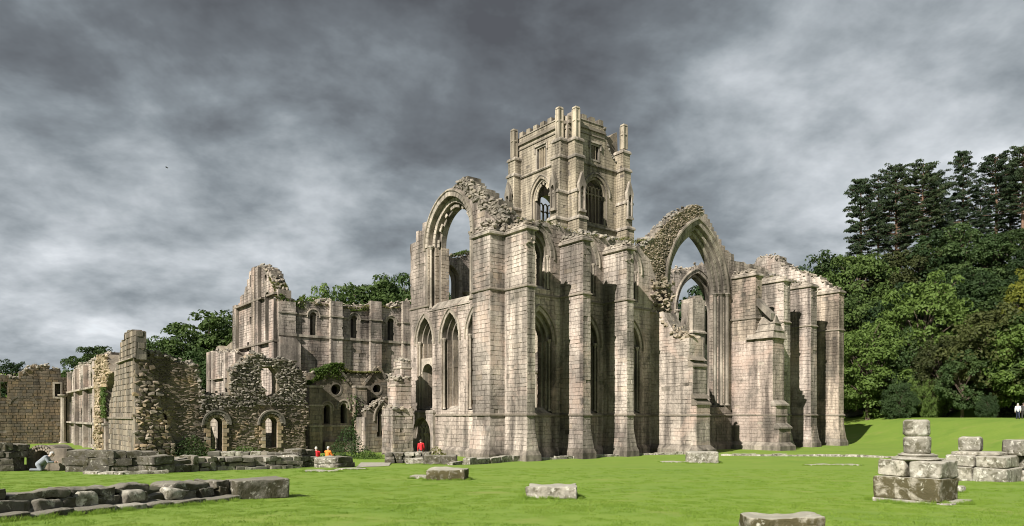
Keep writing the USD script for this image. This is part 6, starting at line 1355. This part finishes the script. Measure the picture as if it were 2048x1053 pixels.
def build_grass():
    "short mown blades on the nearer lawn: tufts, scattered as instances"
    r = np.random.default_rng(15); inst = UsdGeom.PointInstancer.Define(stage, '/World/grass'); setd(inst.GetPrim(), 'short mown grass blades of the nearer lawn', 'grass', None, 'stuff'); paths = []
    for k in range(4):
        n = 110; b = np.c_[r.uniform(-.16, .16, n), r.uniform(-.16, .16, n), np.zeros(n)]; a = r.uniform(0, 6.28, n); h = r.uniform(.012, .034, n); w = r.uniform(.003, .006, n); s = np.c_[np.cos(a), np.sin(a), 0 * a] * w[:, None]; l = np.c_[r.normal(0, .014, n), r.normal(0, .014, n), h]
        v = np.stack([b - s, b + s, b + l], 1).reshape(-1, 3); p = '/World/grass/tuft' + ('' if k == 0 else '_%03d' % k); usdkit.mesh(stage, p, (v, np.arange(3 * n).reshape(-1, 3)), M['blade']); paths.append(p)
    P = []
    for y0, y1, d in ((9.3, 16, 14), (16, 24, 7), (24, 40, 3)):
        n = int((y1 - y0) * (y1 + y0) * .74 * d); y = np.sqrt(r.uniform(y0 ** 2, y1 ** 2, n)); x = r.uniform(-.74, .74, n) * y; P.append(np.c_[x, y, ground_z(x, y) - .004])
    n = 60; b = np.c_[r.uniform(-.06, .06, n), r.uniform(-.06, .06, n), np.zeros(n)]; a = r.uniform(0, 6.28, n); h = r.uniform(.03, .10, n); w = r.uniform(.003, .006, n); s = np.c_[np.cos(a), np.sin(a), 0 * a] * w[:, None]; l = np.c_[r.normal(0, .03, n), r.normal(0, .03, n), h]
    v = np.stack([b - s, b + s, b + l], 1).reshape(-1, 3); usdkit.mesh(stage, '/World/grass/long_tuft', (v, np.arange(3 * n).reshape(-1, 3)), M['blade']); paths.append('/World/grass/long_tuft')
    n0 = sum(len(p) for p in P); Q = []
    for x0, x1, y0, y1 in STONES:                     # longer grass left by the mower round the stones
        if y1 > 62: continue
        per = 2 * (x1 - x0 + y1 - y0); m = int(per * 16); t = r.uniform(0, per, m); e = r.normal(0.0, .05, m); X = x1 - x0; Y = y1 - y0
        px_ = np.where(t < X, x0 + t, np.where(t < X + Y, x1 + e, np.where(t < 2 * X + Y, x1 - (t - X - Y), x0 - e))); py_ = np.where(t < X, y0 - e, np.where(t < X + Y, y0 + (t - X), np.where(t < 2 * X + Y, y1 + e, y1 - (t - 2 * X - Y)))); Q.append(np.c_[px_, py_, ground_z(px_, py_)])
    e0, e1 = gp(-20, 1047), gp(472, 1003); t = r.uniform(0, 1, 70)[:, None]; z_ = e0 + (e1 - e0) * t + r.normal(0, .06, (70, 3)); z_[:, 2] = ground_z(z_[:, 0], z_[:, 1]); Q.append(z_)
    P = np.vstack(P + Q); n = len(P); inst.CreatePrototypesRel().SetTargets([Sdf.Path(p) for p in paths]); inst.CreateProtoIndicesAttr(Vt.IntArray.FromNumpy(np.where(np.arange(n) < n0, r.integers(0, 4, n), 4).astype(np.int32))); inst.CreatePositionsAttr(Vt.Vec3fArray.FromNumpy(P.astype(np.float32)))
    a = r.uniform(0, 3.1416, n); inst.CreateOrientationsAttr(Vt.QuathArray([Gf.Quath(float(math.cos(t)), 0, 0, float(math.sin(t))) for t in a])); inst.CreateScalesAttr(Vt.Vec3fArray.FromNumpy(np.repeat(r.uniform(.8, 1.25, (n, 1)), 3, 1).astype(np.float32)))
build_grass()

# ---------------------------------------------------------------- people and a bird
def body(bones, edge=.02, it=6):
    "one continuous surface round tapered bones ((p, r), (q, s))"
    M_ = None
    for (p, a), (q, b) in bones:
        sp = []
        for c, rr in ((p, a), (q, b)): sp.append(manifold3d.Manifold.sphere(rr, 14).translate(tuple(map(float, c))))
        h = manifold3d.Manifold.batch_hull(sp); M_ = h if M_ is None else M_ + h
    m = M_.refine_to_length(edge).to_mesh(); t = trimesh.Trimesh(m.vert_properties[:, :3], m.tri_verts, process=True); trimesh.smoothing.filter_taubin(t, iterations=it); return np.array(t.vertices), np.array(t.faces)
def hand(wr, d, side):
    d = np.asarray(d, float); d /= np.linalg.norm(d); s = np.cross(d, side); s /= np.linalg.norm(s); out = [((wr, .026), (wr + d * .08, .034))]
    for i, L in enumerate((.062, .075, .07, .055)):
        b = wr + d * .075 + s * (.03 - .02 * i); k = b + d * L * .55; out += [((b, .010), (k, .009)), ((k, .009), (k + d * L * .45 + np.asarray(side) * .018, .008))]
    t0 = wr + d * .03 + s * .03; out += [((t0, .012), (t0 + d * .03 + s * .03, .011)), ((t0 + d * .03 + s * .03, .011), (t0 + d * .06 + s * .035, .009))]; return out
def person(label, pos, yaw, top, legs, hair, pose='stand', group=None, topname='jacket'):
    T = Thing('person', label, 'person', pos); c, s = math.cos(yaw), math.sin(yaw); R = np.array([[c, -s, 0], [s, c, 0], [0, 0, 1]]); A = lambda *p: np.array(p, float)
    if pose == 'stand': hip, lean = .90, 0.0; kn = [A(-.10, .02, .48), A(.10, .03, .48)]; an = [A(-.10, -.02, .07), A(.11, 0, .07)]
    elif pose == 'walk': hip, lean = .89, .04; kn = [A(-.09, .16, .50), A(.09, -.06, .47)]; an = [A(-.09, .26, .08), A(.09, -.34, .12)]
    elif pose == 'sit': hip, lean = .48, .06; kn = [A(-.13, .44, .50), A(.13, .44, .50)]; an = [A(-.13, .46, .07), A(.13, .46, .07)]
    else: hip, lean = .36, .42; kn = [A(-.14, .30, .42), A(.16, .12, .08)]; an = [A(-.14, .16, .07), A(.16, -.30, .07)]     # crouching, bent forward
    H = A(0, 0, hip); ch = H + A(0, lean * .8, .42 if pose != 'crouch' else .30); nk = ch + A(0, lean * .25, .14 if pose != 'crouch' else .08); hd = nk + A(0, .03 + lean * .3, .17 if pose != 'crouch' else .12)
    sh = [ch + A(-.19, 0, .05), ch + A(.19, 0, .05)]
    if pose in ('sit', 'crouch'): el = [sh[0] + A(-.05, .14, -.24), sh[1] + A(.05, .14, -.24)]; wr = [el[0] + A(.06, .22, -.02), el[1] + A(-.06, .22, -.02)]
    else: el = [sh[0] + A(-.06, -.04, -.28), sh[1] + A(.06, .02, -.28)]; wr = [el[0] + A(.0, .07, -.25), el[1] + A(0, .12, -.24)]
    bones = [((H, .13), (ch, .145)), ((ch, .13), (nk, .06)), ((nk, .055), (hd + A(0, 0, -.04), .06)), ((hd + A(0, -.01, .01), .092), (hd + A(0, .035, -.065), .06))]
    for i in (0, 1): bones += [((H + A(-.09 + .18 * i, 0, -.02), .10), (kn[i], .062)), ((kn[i], .058), (an[i], .04)), ((an[i], .04), (an[i] + A(0, .15, -.035), .032)), ((ch + A(-.1 + .2 * i, 0, .05), .08), (sh[i], .065)), ((sh[i], .06), (el[i], .042)), ((el[i], .042), (wr[i], .028))]; bones += hand(wr[i], wr[i] - el[i], A(1 - 2 * i, 0, 0))
    bones += [((hd + A(0, .085, -.01), .014), (hd + A(0, .105, -.03), .016)), ((hd + A(.088, 0, -.01), .016), (hd + A(.09, 0, .02), .018)), ((hd + A(-.088, 0, -.01), .016), (hd + A(-.09, 0, .02), .018))]
    T_ = lambda m: (m[0] @ R.T + pos, m[1]); b = T.part('body', T_(body(bones)), 'skin', smooth=True)
    g = .016; jac = [((H + A(0, 0, .0), .15), (ch, .16)), ((ch, .155), (nk + A(0, 0, -.03), .075))]
    for i in (0, 1): jac += [((ch + A(-.1 + .2 * i, 0, .05), .10), (sh[i], .085)), ((sh[i], .08), (el[i], .062)), ((el[i], .06), (el[i] + (wr[i] - el[i]) * .93, .045))]
    T.part(topname, T_(body(jac)), top, b, smooth=True)
    tr = [((H + A(-.05, 0, -.02), .135), (H + A(.05, 0, -.02), .135))]
    for i in (0, 1): tr += [((H + A(-.09 + .18 * i, 0, -.03), .115), (kn[i], .08)), ((kn[i], .078), (an[i] + A(0, 0, .03), .06))]
    T.part('trousers', T_(body(tr)), legs, b, smooth=True)
    for i in (0, 1): T.part('shoe', T_(body([((an[i] + A(0, -.02, -.02), .05), (an[i] + A(0, .16, -.03), .04))])), 'shoe', b, smooth=True)
    T.part('hair', T_(body([((hd + A(0, -.025, .035), .094), (hd + A(0, -.045, -.02), .085)), ((hd + A(0, .02, .06), .075), (hd + A(0, -.03, .05), .085))])), hair, b, smooth=True)
    for i in (-1, 1): T.part('eye', T_(body([((hd + A(.033 * i, .083, .005), .011), (hd + A(.036 * i, .083, .005), .011))], .006, 2)), 'charcoal', b, smooth=True)
    T.part('mouth', T_(body([((hd + A(-.02, .09, -.06), .007), (hd + A(.02, .09, -.06), .007))], .006, 2)), 'red', b, smooth=True)
def build_people():
    def at(px, Y, head, tall):                      # feet so that the head's top stands at picture height head
        X = (px - 1024) / FPX * Y; return np.array([X, Y, zat(head, Y) - tall])
    p = at(842, 59.5, 880, 1.72); p[2] = -.25 if False else p[2]; person('person in a red top standing before the carved doorway, seen from behind', p, .3, 'red', 'charcoal', 'hair_dark')
    single('stone_step', 'worn stone floor slab under the person at the doorway', 'step', put(blockmesh((2.4, 1.6, .3), .04, .02, 2, 88), p + [0, 0, -.3], .2), 'dark', p)
    q = at(633, 50, 894, 1.33); person('grey haired person in red sitting behind the low wall', q, .5, 'red', 'navy', 'hair_grey', 'sit'); single('stone_block', 'rough stone block under the seated person in red', 'stone', put(blockmesh((.7, .6, .36), .05, .03, 2, 86), q + [0, 0, .0], .3), 'dark', q)
    q2 = at(655, 50, 893, 1.33); person('white haired person in orange sitting behind the low wall', q2, -.4, 'orange', 'navy', 'hair_grey', 'sit'); single('stone_block', 'rough stone block under the seated person in orange', 'stone', put(blockmesh((.7, .6, .36), .05, .03, 2, 87), q2 + [0, 0, .0], .3), 'dark', q2)
    g = gp(77, 943); g[2] = ground_z(g[0], g[1]); person('person in pale grey crouching at the mouth of the tunnel arch', g, -1.2, 'grey', 'grey', 'hair_grey', 'crouch')
    for px, lab, top, leg, hair, yw in ((2036, 'person in a white jacket and navy trousers walking on the bank', 'white', 'navy', 'hair_grey', -.5), (2047, 'person in dark clothes walking beside the white jacket, cut by the picture edge', 'charcoal', 'charcoal', 'hair_dark', -.5)):
        Y = 79.0; X = (px - 1024) / FPX * Y; person(lab, np.array([X, Y, float(ground_z(X, Y))]), yw, top, leg, hair, 'walk')
    b = np.array([(334 - 1024) / FPX * 120, 120, zat(336, 120)]); T = Thing('bird', 'small dark bird flying high in the grey sky at left', 'bird', b)
    T.part('body', (lambda m: (m[0] + b, m[1]))(body([((np.array([-.14, 0, 0]), .03), (np.array([.0, 0, .01]), .06)), ((np.array([0, 0, .01]), .06), (np.array([.15, 0, .03]), .04)), ((np.array([.15, 0, .03]), .02), (np.array([.21, 0, .025]), .008)), ((np.array([-.14, 0, 0]), .02), (np.array([-.26, 0, 0]), .035))])), 'feather', smooth=True)
    for s in (-1, 1):
        w = np.array([(.10, .04 * s, .02), (-.07, .04 * s, .02), (-.10, .22 * s, .10), (.06, .24 * s, .11), (-.14, .44 * s, .06), (-.04, .46 * s, .07)]); v = np.vstack([w + b, w + b + [0, 0, -.012]]); f = np.array([[0, 1, 2], [0, 2, 3], [3, 2, 4], [3, 4, 5], [6, 8, 7], [6, 9, 8], [9, 10, 8], [9, 11, 10], [0, 3, 9], [0, 9, 6], [3, 5, 11], [3, 11, 9], [1, 7, 8], [1, 8, 2], [2, 8, 10], [2, 10, 4]]); T.part('wing', (v, f), 'feather')
build_people()
